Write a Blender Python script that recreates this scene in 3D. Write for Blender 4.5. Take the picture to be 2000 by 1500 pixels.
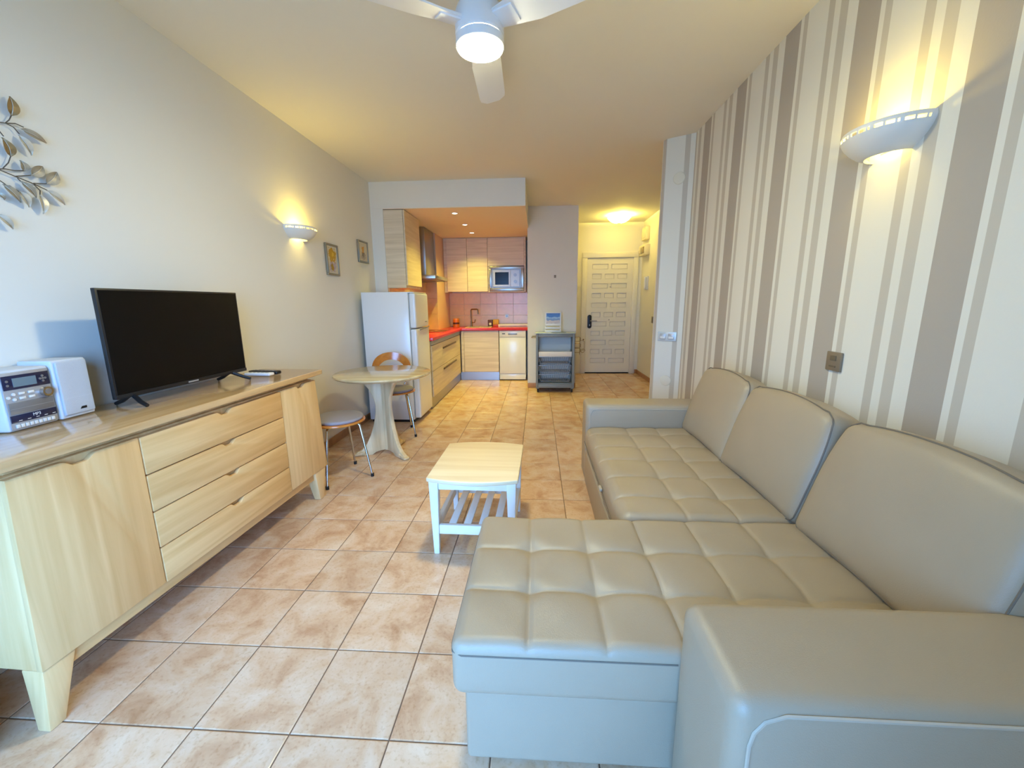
import bpy, bmesh, math, random
from math import sin, cos, pi, radians, exp, sqrt, atan2
from mathutils import Vector, Matrix, Euler

for o in list(bpy.data.objects):
    bpy.data.objects.remove(o, do_unlink=True)
SC = bpy.context.scene
COL = SC.collection
random.seed(7)

# ------------------------------------------------------------------ camera
FPX, YAW, PITCH, ROLL = 793.42, 0.0629162, 0.195186, -0.00924765
CAM = Vector((1.3709, -0.9635, 1.2816))
fw = Vector((-sin(YAW) * cos(PITCH), cos(YAW) * cos(PITCH), -sin(PITCH)))
rt = Vector((cos(YAW), sin(YAW), 0))
up = rt.cross(fw)
rt2 = rt * cos(ROLL) + up * sin(ROLL)
up2 = -rt * sin(ROLL) + up * cos(ROLL)
cd = bpy.data.cameras.new('camera')
cd.sensor_fit = 'HORIZONTAL'
cd.sensor_width = 36.0
cd.lens = FPX / 2000.0 * 36.0
cd.clip_start = 0.02
cam = bpy.data.objects.new('camera', cd)
COL.objects.link(cam)
cam.matrix_world = Matrix(((rt2.x, up2.x, -fw.x, CAM.x), (rt2.y, up2.y, -fw.y, CAM.y),
                           (rt2.z, up2.z, -fw.z, CAM.z), (0, 0, 0, 1)))
SC.camera = cam

# ------------------------------------------------------------------ world, window daylight, exposure
W = bpy.data.worlds.new('sky')
SC.world = W
W.use_nodes = True
bg = W.node_tree.nodes['Background']
bg.inputs[0].default_value = (0.19, 0.46, 1.0, 1)
SKY = 17.0
bg.inputs[1].default_value = SKY
pl = bpy.data.lights.new('window_portal', 'AREA')
pl.shape = 'RECTANGLE'
pl.size, pl.size_y = 1.6, 2.1
pl.cycles.is_portal = True
po = bpy.data.objects.new('window_portal', pl)
po.location = (0.7, -1.41, 1.05)
po.rotation_euler = (radians(90), 0, 0)
COL.objects.link(po)
VS = SC.view_settings
VS.view_transform = 'Standard'
VS.look = 'None'
VS.exposure = 0.2
VS.gamma = 1.0
VS.use_curve_mapping = False
SC.cycles.use_denoising = True
SC.cycles.max_bounces = 8
SC.cycles.diffuse_bounces = 6
SC.cycles.glossy_bounces = 3
SC.cycles.caustics_reflective = False
SC.cycles.caustics_refractive = False
SC.cycles.use_adaptive_sampling = True
SC.cycles.adaptive_threshold = 0.1
SC.cycles.sample_clamp_indirect = 6.0
FAN_E, HALL_E, SCON_E, SPOT_E = 258.0, 42.0, 7.5, 72.0
WARM = (1.0, 0.73, 0.11)


# ------------------------------------------------------------------ helpers
def lin(r, g, b):
    f = lambda v: (v / 255 / 12.92) if v / 255 <= 0.04045 else ((v / 255 + 0.055) / 1.055) ** 2.4
    return (f(r), f(g), f(b), 1.0)


MATS = {}


def mat(name, col, rough=0.5, metal=0.0, bump=0.0, bscale=60.0, var=0.0, vscale=6.0, emit=None, estr=0.0, spec=None, coat=0.0):
    m = bpy.data.materials.new(name)
    m.use_nodes = True
    nt = m.node_tree
    p = nt.nodes['Principled BSDF']
    p.inputs['Base Color'].default_value = col
    p.inputs['Roughness'].default_value = rough
    p.inputs['Metallic'].default_value = metal
    if spec is not None:
        p.inputs['Specular IOR Level'].default_value = spec
    if coat:
        p.inputs['Coat Weight'].default_value = coat
        p.inputs['Coat Roughness'].default_value = 0.12
    if emit:
        p.inputs['Emission Color'].default_value = emit
        p.inputs['Emission Strength'].default_value = estr
    tc = nt.nodes.new('ShaderNodeTexCoord')
    if var:
        n = nt.nodes.new('ShaderNodeTexNoise')
        n.inputs['Scale'].default_value = vscale
        n.inputs['Detail'].default_value = 4
        nt.links.new(tc.outputs['Object'], n.inputs['Vector'])
        r = nt.nodes.new('ShaderNodeValToRGB')
        r.color_ramp.elements[0].position = 0.3
        r.color_ramp.elements[1].position = 0.7
        r.color_ramp.elements[0].color = tuple(c * (1 - var) for c in col[:3]) + (1,)
        r.color_ramp.elements[1].color = tuple(min(1, c * (1 + var)) for c in col[:3]) + (1,)
        nt.links.new(n.outputs['Fac'], r.inputs[0])
        nt.links.new(r.outputs[0], p.inputs['Base Color'])
    if bump:
        n = nt.nodes.new('ShaderNodeTexNoise')
        n.inputs['Scale'].default_value = bscale
        n.inputs['Detail'].default_value = 3
        nt.links.new(tc.outputs['Object'], n.inputs['Vector'])
        b = nt.nodes.new('ShaderNodeBump')
        b.inputs['Strength'].default_value = bump
        b.inputs['Distance'].default_value = 0.01
        nt.links.new(n.outputs['Fac'], b.inputs['Height'])
        nt.links.new(b.outputs[0], p.inputs['Normal'])
    MATS[name] = m
    return m


def wood(name, c1, c2, axis, rough=0.45, scale=22.0, stretch=0.06, coat=0.0):
    m = mat(name, c1, rough, coat=coat)
    nt = m.node_tree
    p = nt.nodes['Principled BSDF']
    tc = nt.nodes.new('ShaderNodeTexCoord')
    mp = nt.nodes.new('ShaderNodeMapping')
    s = [1, 1, 1]
    s['xyz'.index(axis)] = stretch
    mp.inputs['Scale'].default_value = s
    oi = nt.nodes.new('ShaderNodeObjectInfo')
    mm = nt.nodes.new('ShaderNodeMath')
    mm.operation = 'MULTIPLY'
    mm.inputs[1].default_value = 7.0
    nt.links.new(oi.outputs['Random'], mm.inputs[0])
    nt.links.new(mm.outputs[0], mp.inputs['Location'])
    nt.links.new(tc.outputs['Object'], mp.inputs['Vector'])
    n = nt.nodes.new('ShaderNodeTexNoise')
    n.inputs['Scale'].default_value = scale
    n.inputs['Detail'].default_value = 5
    n.inputs['Distortion'].default_value = 0.6
    nt.links.new(mp.outputs[0], n.inputs['Vector'])
    r = nt.nodes.new('ShaderNodeValToRGB')
    e = r.color_ramp.elements
    e[0].position, e[1].position = 0.32, 0.66
    e[0].color, e[1].color = c2, c1
    nt.links.new(n.outputs['Fac'], r.inputs[0])
    nt.links.new(r.outputs[0], p.inputs['Base Color'])
    b = nt.nodes.new('ShaderNodeBump')
    b.inputs['Strength'].default_value = 0.08
    b.inputs['Distance'].default_value = 0.004
    nt.links.new(n.outputs['Fac'], b.inputs['Height'])
    nt.links.new(b.outputs[0], p.inputs['Normal'])
    return m


class B:
    """collects geometry; .obj() links it as one mesh object"""

    def __init__(s):
        s.v, s.f = [], []

    def add(s, vs, fs):
        k = len(s.v)
        s.v += [tuple(q) for q in vs]
        s.f += [tuple(i + k for i in f) for f in fs]
        return s

    def box(s, x0, x1, y0, y1, z0, z1):
        return s.add([(x0, y0, z0), (x1, y0, z0), (x1, y1, z0), (x0, y1, z0), (x0, y0, z1), (x1, y0, z1), (x1, y1, z1), (x0, y1, z1)],
                     [(3, 2, 1, 0), (4, 5, 6, 7), (0, 1, 5, 4), (1, 2, 6, 5), (2, 3, 7, 6), (3, 0, 4, 7)])

    def hexa(s, lo, hi):
        """lo, hi: four (x,y,z) corners counter-clockwise seen from above"""
        return s.add(list(lo) + list(hi), [(3, 2, 1, 0), (4, 5, 6, 7), (0, 1, 5, 4), (1, 2, 6, 5), (2, 3, 7, 6), (3, 0, 4, 7)])

    def prism(s, poly, a, b, axis='z'):
        """poly in the two other axes (cyclic order), extruded a..b along axis"""
        n = len(poly)
        area = sum(poly[i][0] * poly[(i + 1) % n][1] - poly[(i + 1) % n][0] * poly[i][1] for i in range(n))
        if area < 0:
            poly = poly[::-1]
        if axis == 'z':
            P = lambda u, v, w: (u, v, w)
        elif axis == 'x':
            P = lambda u, v, w: (w, u, v)      # poly is (y,z)
        else:
            P = lambda u, v, w: (v, w, u)      # poly is (z,x)
        vs = [P(u, v, a) for u, v in poly] + [P(u, v, b) for u, v in poly]
        fs = [tuple(range(n))[::-1], tuple(range(n, 2 * n))]
        fs += [(i, (i + 1) % n, n + (i + 1) % n, n + i) for i in range(n)]
        return s.add(vs, fs)

    def lathe(s, prof, n=32, c=(0, 0, 0), a0=0.0, a1=2 * pi):
        full = abs(a1 - a0 - 2 * pi) < 1e-6
        m = n if full else n + 1
        vs, fs = [], []
        for r, z in prof:
            for k in range(m):
                a = a0 + (a1 - a0) * k / n
                vs.append((c[0] + r * cos(a), c[1] + r * sin(a), c[2] + z))
        for j in range(len(prof) - 1):
            for k in range(n):
                k2 = (k + 1) % m
                fs.append((j * m + k, j * m + k2, (j + 1) * m + k2, (j + 1) * m + k))
        return s.add(vs, fs)

    def disc(s, r, z, n=32, c=(0, 0, 0), flip=False):
        vs = [(c[0] + r * cos(2 * pi * k / n), c[1] + r * sin(2 * pi * k / n), c[2] + z) for k in range(n)]
        f = tuple(range(n))
        return s.add(vs, [f[::-1] if flip else f])

    def cyl(s, r, z0, z1, n=24, c=(0, 0, 0), r1=None):
        r1 = r if r1 is None else r1
        s.lathe([(r, z0), (r1, z1)], n, c)
        s.disc(r, z0, n, c, True)
        return s.disc(r1, z1, n, c)

    def tube(s, pts, rad, n=8, caps=True, squash=None):
        pts = [Vector(q) for q in pts]
        rads = rad if isinstance(rad, (list, tuple)) else [rad] * len(pts)
        vs, fs = [], []
        nrm = None
        for i, q in enumerate(pts):
            a = pts[max(0, i - 1)]
            b = pts[min(len(pts) - 1, i + 1)]
            t = (b - a).normalized()
            if nrm is None:
                h = Vector((0, 0, 1)) if abs(t.z) < 0.9 else Vector((1, 0, 0))
                nrm = (h - t * h.dot(t)).normalized()
            else:
                nrm = (nrm - t * nrm.dot(t)).normalized()
            bi = t.cross(nrm)
            for k in range(n):
                an = 2 * pi * k / n
                vs.append(q + (nrm * cos(an) * (squash or 1) + bi * sin(an)) * rads[i])
        L = len(pts)
        for i in range(L - 1):
            for k in range(n):
                k2 = (k + 1) % n
                fs.append((i * n + k, i * n + k2, (i + 1) * n + k2, (i + 1) * n + k))
        if caps:
            fs.append(tuple(range(n))[::-1])
            fs.append(tuple((L - 1) * n + k for k in range(n)))
        return s.add(vs, fs)

    def rbox(s, x0, x1, y0, y1, z0, z1, r, n=(4, 4, 4), disp=None):
        """rounded box with a sampled surface; disp(p, q, side) may move each vertex"""
        lo, hi = (x0, y0, z0), (x1, y1, z1)
        ax = []
        for k in range(3):
            rr = min(r, (hi[k] - lo[k]) / 2 - 1e-5)
            a, b = lo[k] + rr, hi[k] - rr
            l = [lo[k], lo[k] + rr * .3, lo[k] + rr * .65]
            l += [a + (b - a) * t / n[k] for t in range(n[k] + 1)]
            l += [hi[k] - rr * .65, hi[k] - rr * .3, hi[k]]
            ax.append(l)
        idx = {}
        vs, fs = [], []

        def vert(i, j, k):
            key = (i, j, k)
            if key in idx:
                return idx[key]
            q = (ax[0][i], ax[1][j], ax[2][k])
            rr = [min(r, (hi[m] - lo[m]) / 2 - 1e-5) for m in range(3)]
            c = [min(max(q[m], lo[m] + rr[m]), hi[m] - rr[m]) for m in range(3)]
            d = Vector([(q[m] - c[m]) / rr[m] for m in range(3)])
            if d.length > 1e-9:
                d.normalize()
            p = Vector([c[m] + d[m] * rr[m] for m in range(3)])
            if disp:
                p = Vector(disp(p, d))
            vs.append(p)
            idx[key] = len(vs) - 1
            return idx[key]
        N = [len(a) - 1 for a in ax]
        for i in range(N[0]):
            for j in range(N[1]):
                fs.append((vert(i, j, 0), vert(i, j + 1, 0), vert(i + 1, j + 1, 0), vert(i + 1, j, 0)))
                k = N[2]
                fs.append((vert(i, j, k), vert(i + 1, j, k), vert(i + 1, j + 1, k), vert(i, j + 1, k)))
        for i in range(N[0]):
            for k in range(N[2]):
                fs.append((vert(i, 0, k), vert(i + 1, 0, k), vert(i + 1, 0, k + 1), vert(i, 0, k + 1)))
                j = N[1]
                fs.append((vert(i, j, k), vert(i, j, k + 1), vert(i + 1, j, k + 1), vert(i + 1, j, k)))
        for j in range(N[1]):
            for k in range(N[2]):
                fs.append((vert(0, j, k), vert(0, j, k + 1), vert(0, j + 1, k + 1), vert(0, j + 1, k)))
                i = N[0]
                fs.append((vert(i, j, k), vert(i, j + 1, k), vert(i, j + 1, k + 1), vert(i, j, k + 1)))
        return s.add(vs, fs)

    def xf(s, M):
        s.v = [tuple(M @ Vector(q)) for q in s.v]
        return s

    def mesh(s, name, bevel=0.0, seg=2, smooth=40, solid=0.0):
        me = bpy.data.meshes.new(name)
        me.from_pydata(s.v, [], s.f)
        me.update()
        if bevel or solid:
            bm = bmesh.new()
            bm.from_mesh(me)
            if solid:
                bmesh.ops.solidify(bm, geom=bm.faces[:], thickness=solid)
            if bevel:
                es = [e for e in bm.edges if len(e.link_faces) == 2 and e.calc_face_angle(0) > radians(30)]
                bmesh.ops.bevel(bm, geom=es, offset=bevel, segments=seg, profile=0.5, affect='EDGES', clamp_overlap=True)
            bm.to_mesh(me)
            bm.free()
        if smooth:
            me.shade_smooth()
            me.set_sharp_from_angle(angle=radians(smooth))
        return me

    def obj(s, name, m, parent=None, bevel=0.0, seg=2, smooth=40, solid=0.0, label=None):
        return link(name, s.mesh(name, bevel, seg, smooth, solid), m, parent, label)


def link(name, me, m, parent=None, label=None):
    o = bpy.data.objects.new(name, me)
    COL.objects.link(o)
    if m is not None and len(me.materials) == 0:
        me.materials.append(m if not isinstance(m, str) else MATS[m])
    if parent is not None:
        o.parent = parent
    if label:
        o['label'] = label
    return o


def tag(o, label, cat, group=None):
    o['label'] = label
    o['category'] = cat
    if group:
        o['group'] = group
    return o


def thing(name, label, cat, loc=(0, 0, 0), rz=0.0, group=None):
    o = bpy.data.objects.new(name, None)
    o.empty_display_size = 0.1
    COL.objects.link(o)
    o.location = loc
    o.rotation_euler = (0, 0, rz)
    return tag(o, label, cat, group)


def struct(o, label=None):
    o['kind'] = 'structure'
    if label:
        o['label'] = label
    return o


def text(name, body, size, m, parent, M, depth=0.0004):
    cu = bpy.data.curves.new(name, 'FONT')
    cu.body = body
    cu.size = size
    cu.align_x = 'CENTER'
    cu.align_y = 'CENTER'
    cu.extrude = depth
    t = bpy.data.objects.new(name, cu)
    COL.objects.link(t)
    bpy.context.view_layer.update()
    me = bpy.data.meshes.new_from_object(t)
    bpy.data.objects.remove(t, do_unlink=True)
    me.transform(M)
    me.materials.clear()
    return link(name, me, m, parent)


# ------------------------------------------------------------------ materials
paint = mat('paint_white', lin(226, 223, 212), 0.75)
paint_c = mat('paint_ceiling', lin(226, 222, 210), 0.8)
paint_k = mat('paint_kitchen_ceiling', lin(234, 218, 196), 0.7)
grout = mat('grout', lin(118, 92, 70), 0.9, bump=0.2, bscale=200)
board_c = mat('baseboard_clay', lin(172, 124, 80), 0.5, var=0.15, vscale=12)
white_p = mat('white_plastic', lin(225, 226, 224), 0.35)
white_l = mat('white_lacquer', lin(226, 222, 208), 0.4)
white_e = mat('white_enamel', lin(226, 228, 226), 0.28, coat=0.3)
ceram = mat('white_ceramic', lin(226, 224, 216), 0.4)
fan_w = mat('fan_white', lin(232, 234, 238), 0.4)
black_g = mat('black_gloss', lin(12, 12, 12), 0.2, spec=0.22)
black_p = mat('black_plastic', lin(22, 22, 24), 0.4)
steel = mat('brushed_steel', lin(170, 168, 164), 0.32, metal=1.0)
chrome = mat('chrome', lin(205, 205, 205), 0.12, metal=1.0)
silver = mat('silver_plastic', lin(178, 178, 180), 0.38, metal=0.35)
silver_d = mat('dark_silver', lin(140, 140, 142), 0.35, metal=0.5)
spk = mat('speaker_vinyl', lin(205, 210, 216), 0.55)
grille = mat('speaker_cloth', lin(196, 202, 210), 0.9, bump=0.4, bscale=600)
navy = mat('display_navy', lin(30, 34, 62), 0.2)
lcd = mat('lcd_grey', lin(110, 130, 140), 0.25)
oak = wood('pale_oak_length', lin(226, 190, 134), lin(206, 164, 106), 'y', 0.42, 26, 0.05)
oak_v = wood('pale_oak_upright', lin(226, 192, 138), lin(208, 170, 114), 'z', 0.42, 24, 0.05)
oak_t = wood('pale_oak_top', lin(214, 180, 132), lin(192, 154, 104), 'y', 0.16, 24, 0.04, coat=0.5)
oak_d = mat('oak_inside', lin(168, 128, 84), 0.6, var=0.1)
wash = wood('whitewashed_pine', lin(232, 222, 196), lin(208, 192, 158), 'x', 0.4, 24, 0.07)
washt = wood('whitewashed_tabletop', lin(216, 200, 160), lin(188, 168, 124), 'x', 0.18, 20, 0.08, coat=0.5)
washp = wood('whitewashed_pedestal', lin(224, 202, 160), lin(198, 170, 124), 'z', 0.4, 20, 0.08)
cofft = wood('cream_coffee_top', lin(240, 224, 186), lin(226, 204, 160), 'x', 0.3, 22, 0.05)
coffw = mat('white_coffee_frame', lin(232, 232, 226), 0.4, bump=0.05, bscale=40)
ply = wood('orange_plywood', lin(206, 134, 52), lin(184, 112, 40), 'x', 0.22, 18, 0.1, coat=0.5)
pad = mat('grey_pad', lin(150, 146, 152), 0.85, bump=0.3, bscale=300)
kit_h = wood('kitchen_laminate', lin(226, 210, 182), lin(206, 188, 158), 'x', 0.4, 30, 0.05)
kit_y = wood('kitchen_laminate_side', lin(224, 208, 178), lin(204, 186, 154), 'y', 0.4, 30, 0.05)
red = mat('red_worktop', lin(206, 52, 70), 0.22, var=0.06, vscale=60)
hobm = mat('hob_glass', lin(150, 50, 50), 0.1)
splash = mat('splash_tile', lin(226, 194, 150), 0.25, var=0.05, vscale=14)
leath = mat('taupe_leather', lin(162, 148, 126), 0.42, bump=0.10, bscale=420, var=0.05, vscale=2.5)
stitch = mat('leather_seam', lin(112, 104, 92), 0.6)
stitch_l = mat('leather_piping', lin(176, 166, 148), 0.5)
cart_g = mat('cart_grey', lin(124, 132, 132), 0.45)
cart_b = mat('cart_inner_grey', lin(226, 222, 208), 0.5)
wire_m = mat('wire_grey', lin(150, 156, 158), 0.35, metal=0.6)
wire_b = mat('wire_bronze', lin(140, 112, 60), 0.4, metal=0.6)
glass_m = mat('glass_shelf', lin(190, 205, 195), 0.06, spec=0.6)
leaf_m = mat('leaf_pewter', lin(168, 158, 138), 0.45, metal=0.35, bump=0.15, bscale=80, var=0.2, vscale=9)
leaf_b = mat('leaf_bronze', lin(150, 124, 82), 0.45, metal=0.35, bump=0.15, bscale=80, var=0.2, vscale=9)
leaf_g = mat('leaf_silver', lin(204, 196, 178), 0.4, metal=0.35, bump=0.15, bscale=80, var=0.15, vscale=9)
stem_m = mat('stem_iron', lin(96, 92, 88), 0.45, metal=0.6)
frame_s = mat('picture_frame_silver', lin(146, 140, 122), 0.4, metal=0.5)
matp = mat('picture_mat', lin(214, 206, 184), 0.8)
plate_g = mat('plate_bronze', lin(136, 124, 106), 0.4, metal=0.3)
plate_w = mat('plate_silver', lin(200, 208, 212), 0.35, metal=0.2)
rubber = mat('black_rubber', lin(18, 18, 18), 0.7)
pouf_m = mat('pouf_fabric', lin(150, 158, 158), 0.85, bump=0.3, bscale=250)
orange = mat('orange_tin', lin(206, 110, 36), 0.4)
brown = mat('brown_label', lin(80, 34, 22), 0.5)
yellow = mat('yellow_box', lin(200, 150, 30), 0.5)
cream_b = mat('cream_box', lin(220, 208, 170), 0.5)
stone = mat('sink_stone', lin(216, 196, 160), 0.3)
lamp_on = mat('fan_lens_lit', (1, 1, 1, 1), 0.4, emit=(1.0, 0.91, 0.54, 1), estr=FAN_E)
bulb_on = mat('bulb_lit', (1, 1, 1, 1), 0.4, emit=(1.0, 0.80, 0.30, 1), estr=12.0)
hall_on = mat('hall_shade_lit', (1, 0.95, 0.8, 1), 0.4, emit=(1.0, 0.78, 0.22, 1), estr=15.0)
spot_on = mat('spot_lit', (1, 1, 1, 1), 0.4, emit=(1.0, 0.80, 0.55, 1), estr=14.0)


def tile_material():
    m = mat('floor_tile', lin(206, 172, 134), 0.26, spec=0.45)
    nt = m.node_tree
    p = nt.nodes['Principled BSDF']
    g = nt.nodes.new('ShaderNodeNewGeometry')
    oi = nt.nodes.new('ShaderNodeObjectInfo')
    mm = nt.nodes.new('ShaderNodeMath')
    mm.operation = 'MULTIPLY'
    mm.inputs[1].default_value = 23.0
    nt.links.new(oi.outputs['Random'], mm.inputs[0])
    va = nt.nodes.new('ShaderNodeVectorMath')
    va.operation = 'ADD'
    nt.links.new(g.outputs['Position'], va.inputs[0])
    nt.links.new(mm.outputs[0], va.inputs[1])
    n1 = nt.nodes.new('ShaderNodeTexNoise')
    n1.inputs['Scale'].default_value = 6.5
    n1.inputs['Detail'].default_value = 6
    n1.inputs['Roughness'].default_value = 0.62
    n1.inputs['Distortion'].default_value = 0.5
    nt.links.new(va.outputs[0], n1.inputs['Vector'])
    r = nt.nodes.new('ShaderNodeValToRGB')
    e = r.color_ramp.elements
    e[0].position, e[1].position = 0.30, 0.68
    e[0].color, e[1].color = lin(186, 142, 104), lin(222, 198, 170)
    mid = e.new(0.47)
    mid.color = lin(210, 174, 138)
    nt.links.new(n1.outputs['Fac'], r.inputs[0])
    n2 = nt.nodes.new('ShaderNodeTexNoise')
    n2.inputs['Scale'].default_value = 90
    n2.inputs['Detail'].default_value = 3
    nt.links.new(va.outputs[0], n2.inputs['Vector'])
    r2 = nt.nodes.new('ShaderNodeValToRGB')
    r2.color_ramp.elements[0].position = 0.28
    r2.color_ramp.elements[1].position = 0.46
    r2.color_ramp.elements[0].color = (0.84, 0.77, 0.70, 1)
    r2.color_ramp.elements[1].color = (1, 1, 1, 1)
    nt.links.new(n2.outputs['Fac'], r2.inputs[0])
    mx = nt.nodes.new('ShaderNodeMix')
    mx.data_type = 'RGBA'
    mx.blend_type = 'MULTIPLY'
    mx.inputs[0].default_value = 0.8
    nt.links.new(r.outputs[0], mx.inputs[6])
    nt.links.new(r2.outputs[0], mx.inputs[7])
    hs = nt.nodes.new('ShaderNodeHueSaturation')
    mr = nt.nodes.new('ShaderNodeMapRange')
    mr.inputs[3].default_value = 0.92
    mr.inputs[4].default_value = 1.06
    nt.links.new(oi.outputs['Random'], mr.inputs[0])
    nt.links.new(mr.outputs[0], hs.inputs['Value'])
    nt.links.new(mx.outputs[2], hs.inputs['Color'])
    nt.links.new(hs.outputs[0], p.inputs['Base Color'])
    b = nt.nodes.new('ShaderNodeBump')
    b.inputs['Strength'].default_value = 0.12
    b.inputs['Distance'].default_value = 0.004
    nt.links.new(n1.outputs['Fac'], b.inputs['Height'])
    nt.links.new(b.outputs[0], p.inputs['Normal'])
    return m


tile_m = tile_material()


def stripes(name, d, off):
    """printed wallpaper: bands along the running length s = P.d + off, period 0.525 m"""
    m = mat(name, lin(205, 204, 194), 0.7)
    nt = m.node_tree
    p = nt.nodes['Principled BSDF']
    g = nt.nodes.new('ShaderNodeNewGeometry')
    dt = nt.nodes.new('ShaderNodeVectorMath')
    dt.operation = 'DOT_PRODUCT'
    dt.inputs[1].default_value = d
    nt.links.new(g.outputs['Position'], dt.inputs[0])
    a = nt.nodes.new('ShaderNodeMath')
    a.inputs[1].default_value = off - 0.907 + 5.25
    nt.links.new(dt.outputs['Value'], a.inputs[0])
    q = nt.nodes.new('ShaderNodeMath')
    q.operation = 'DIVIDE'
    q.inputs[1].default_value = 0.525
    nt.links.new(a.outputs[0], q.inputs[0])
    fr = nt.nodes.new('ShaderNodeMath')
    fr.operation = 'FRACT'
    nt.links.new(q.outputs[0], fr.inputs[0])
    r = nt.nodes.new('ShaderNodeValToRGB')
    r.color_ramp.interpolation = 'CONSTANT'
    L, Md, D = lin(222, 220, 208), lin(192, 186, 172), lin(172, 164, 152)
    st = [(0, D), (.126, L), (.188, Md), (.236, L), (.275, Md), (.317, L), (.466, Md), (.499, L)]
    e = r.color_ramp.elements
    e[0].position, e[0].color = 0, D
    e[1].position, e[1].color = .126 / .525, L
    for t, c in st[2:]:
        k = e.new(t / .525)
        k.color = c
    nt.links.new(fr.outputs[0], r.inputs[0])
    nt.links.new(r.outputs[0], p.inputs['Base Color'])
    n = nt.nodes.new('ShaderNodeTexNoise')
    n.inputs['Scale'].default_value = 160
    nt.links.new(g.outputs['Position'], n.inputs['Vector'])
    b = nt.nodes.new('ShaderNodeBump')
    b.inputs['Strength'].default_value = 0.06
    b.inputs['Distance'].default_value = 0.004
    nt.links.new(n.outputs['Fac'], b.inputs['Height'])
    nt.links.new(b.outputs[0], p.inputs['Normal'])
    return m


A2, B2 = Vector((2.668, 2.785, 0)), Vector((2.467, 2.905, 0))
dAB = (B2 - A2).normalized()
wp_right = stripes('striped_wallpaper', (0, 1, 0), 0.0)
wp_ret = stripes('striped_wallpaper_return', tuple(dAB), 2.72 - A2.dot(dAB))

# ------------------------------------------------------------------ the room shell
H = 2.643
XL, XR, XH = -0.54, 2.668, 3.2
floor = struct(B().box(-.64, 3.3, -1.40, 6.66, -.1, -.003).obj('floor', grout, smooth=0), 'beige stone-look tiled floor')
struct(B().box(-.64, 3.3, -1.40, 6.66, H, H + .1).obj('ceiling', paint_c, smooth=0))
struct(B().box(-.64, XL, -1.40, 6.48, 0, H).obj('wall_left', paint, smooth=0))
struct(B().box(XR, XR + .1, -1.40, 2.785, 0, H).obj('wall_right', wp_right, smooth=0), 'wall with grey and cream striped wallpaper')
ret = [(A2.x, A2.y), (B2.x, B2.y), (2.452, 2.945), (2.60, 3.06), (3.3, 3.06), (3.3, 2.785)]
struct(B().prism(ret, 0, H).obj('wall_right_corner', wp_ret, smooth=0), 'slanted wall end in striped wallpaper')
struct(B().box(XH, XH + .1, 3.06, 6.66, 0, H).obj('wall_hall', paint, smooth=0))
struct(B().box(1.955, 2.215, 6.56, 6.66, 0, H).box(3.09, XH, 6.56, 6.66, 0, H).box(2.215, 3.09, 6.56, 6.66, 2.09, H).box(1.955, XH, 6.66, 6.72, -.1, H)  # last box is added behind the door to shut out leaking sky
       .obj('wall_back', paint, smooth=0))
struct(B().box(1.225, 1.955, 5.227, 6.66, 0, H).obj('wall_pillar', paint, smooth=0))
wkb = struct(B().box(-.54, 1.225, 6.385, 6.48, 0, 2.36).obj('wall_kitchen', paint, smooth=0))
struct(B().box(XL, -.395, 3.87, 6.385, 0, 2.36).obj('wall_kitchen_left', paint, smooth=0))
struct(B().box(-.395, -.2, 5.5, 6.385, 0, 2.36).obj('wall_kitchen_column', mat('column_tile', lin(216, 182, 150), 0.4), smooth=0))
struct(B().box(XL, 1.235, 3.87, 6.48, 2.361, H).obj('wall_soffit', paint, smooth=0), 'white dropped bulkhead over the kitchen')
struct(B().box(XL, 1.235, 3.872, 6.385, 2.352, 2.361).obj('ceiling_kitchen', paint_k, smooth=0))
# wall behind the camera with the open balcony doorway
wf = struct(B().box(-.64, -.1, -1.40, -1.30, 0, H).box(1.5, 2.768, -1.40, -1.30, 0, H).box(-.1, 1.5, -1.40, -1.30, 2.1, H)
            .obj('wall_front', paint, smooth=0))
w1 = struct(B().box(-.1, -.05, -1.39, -1.31, 0, 2.1).box(1.45, 1.5, -1.39, -1.31, 0, 2.1).box(-.05, 1.45, -1.39, -1.31, 2.05, 2.1)
            .obj('window_1', white_p, smooth=0))

# unseen slabs added outside the doorway to block and shape the sky light
struct(B().box(-4, 7, -9.0, -1.40, -.2, -.06).obj('floor_sky_block', mat('sky_block_matte', lin(150, 140, 125), 0.8), smooth=0))  # added ground, stops blue sky shining up from below the horizon
struct(B().box(-1.5, 4.5, -2.0, -1.40, 2.2, 2.4).obj('ceiling_sky_block', paint, smooth=0))  # added overhang, limits how much high sky enters the doorway
struct(B().box(-.6, -.45, -3.0, -1.40, -.06, 2.2).obj('wall_sky_block', paint, smooth=0))  # added side screen, keeps sky light off the sofa side

# baseboards
struct(B().box(XL, XL + .012, 1.68, 3.87, 0, .075).obj('baseboard_left', board_c, bevel=.003))
struct(B().box(1.225, 1.955, 5.215, 5.227, 0, .075).obj('baseboard_pillar', board_c, bevel=.003))
struct(B().box(XH - .012, XH, 3.06, 6.56, 0, .075).obj('baseboard_hall', board_c, bevel=.003))
struct(B().box(3.155, XH - .012, 6.548, 6.56, 0, .075).obj('baseboard_back', board_c, bevel=.003))

# floor tiles: the ones in view singly, the rest joined
T = 0.31
cache = {}


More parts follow.
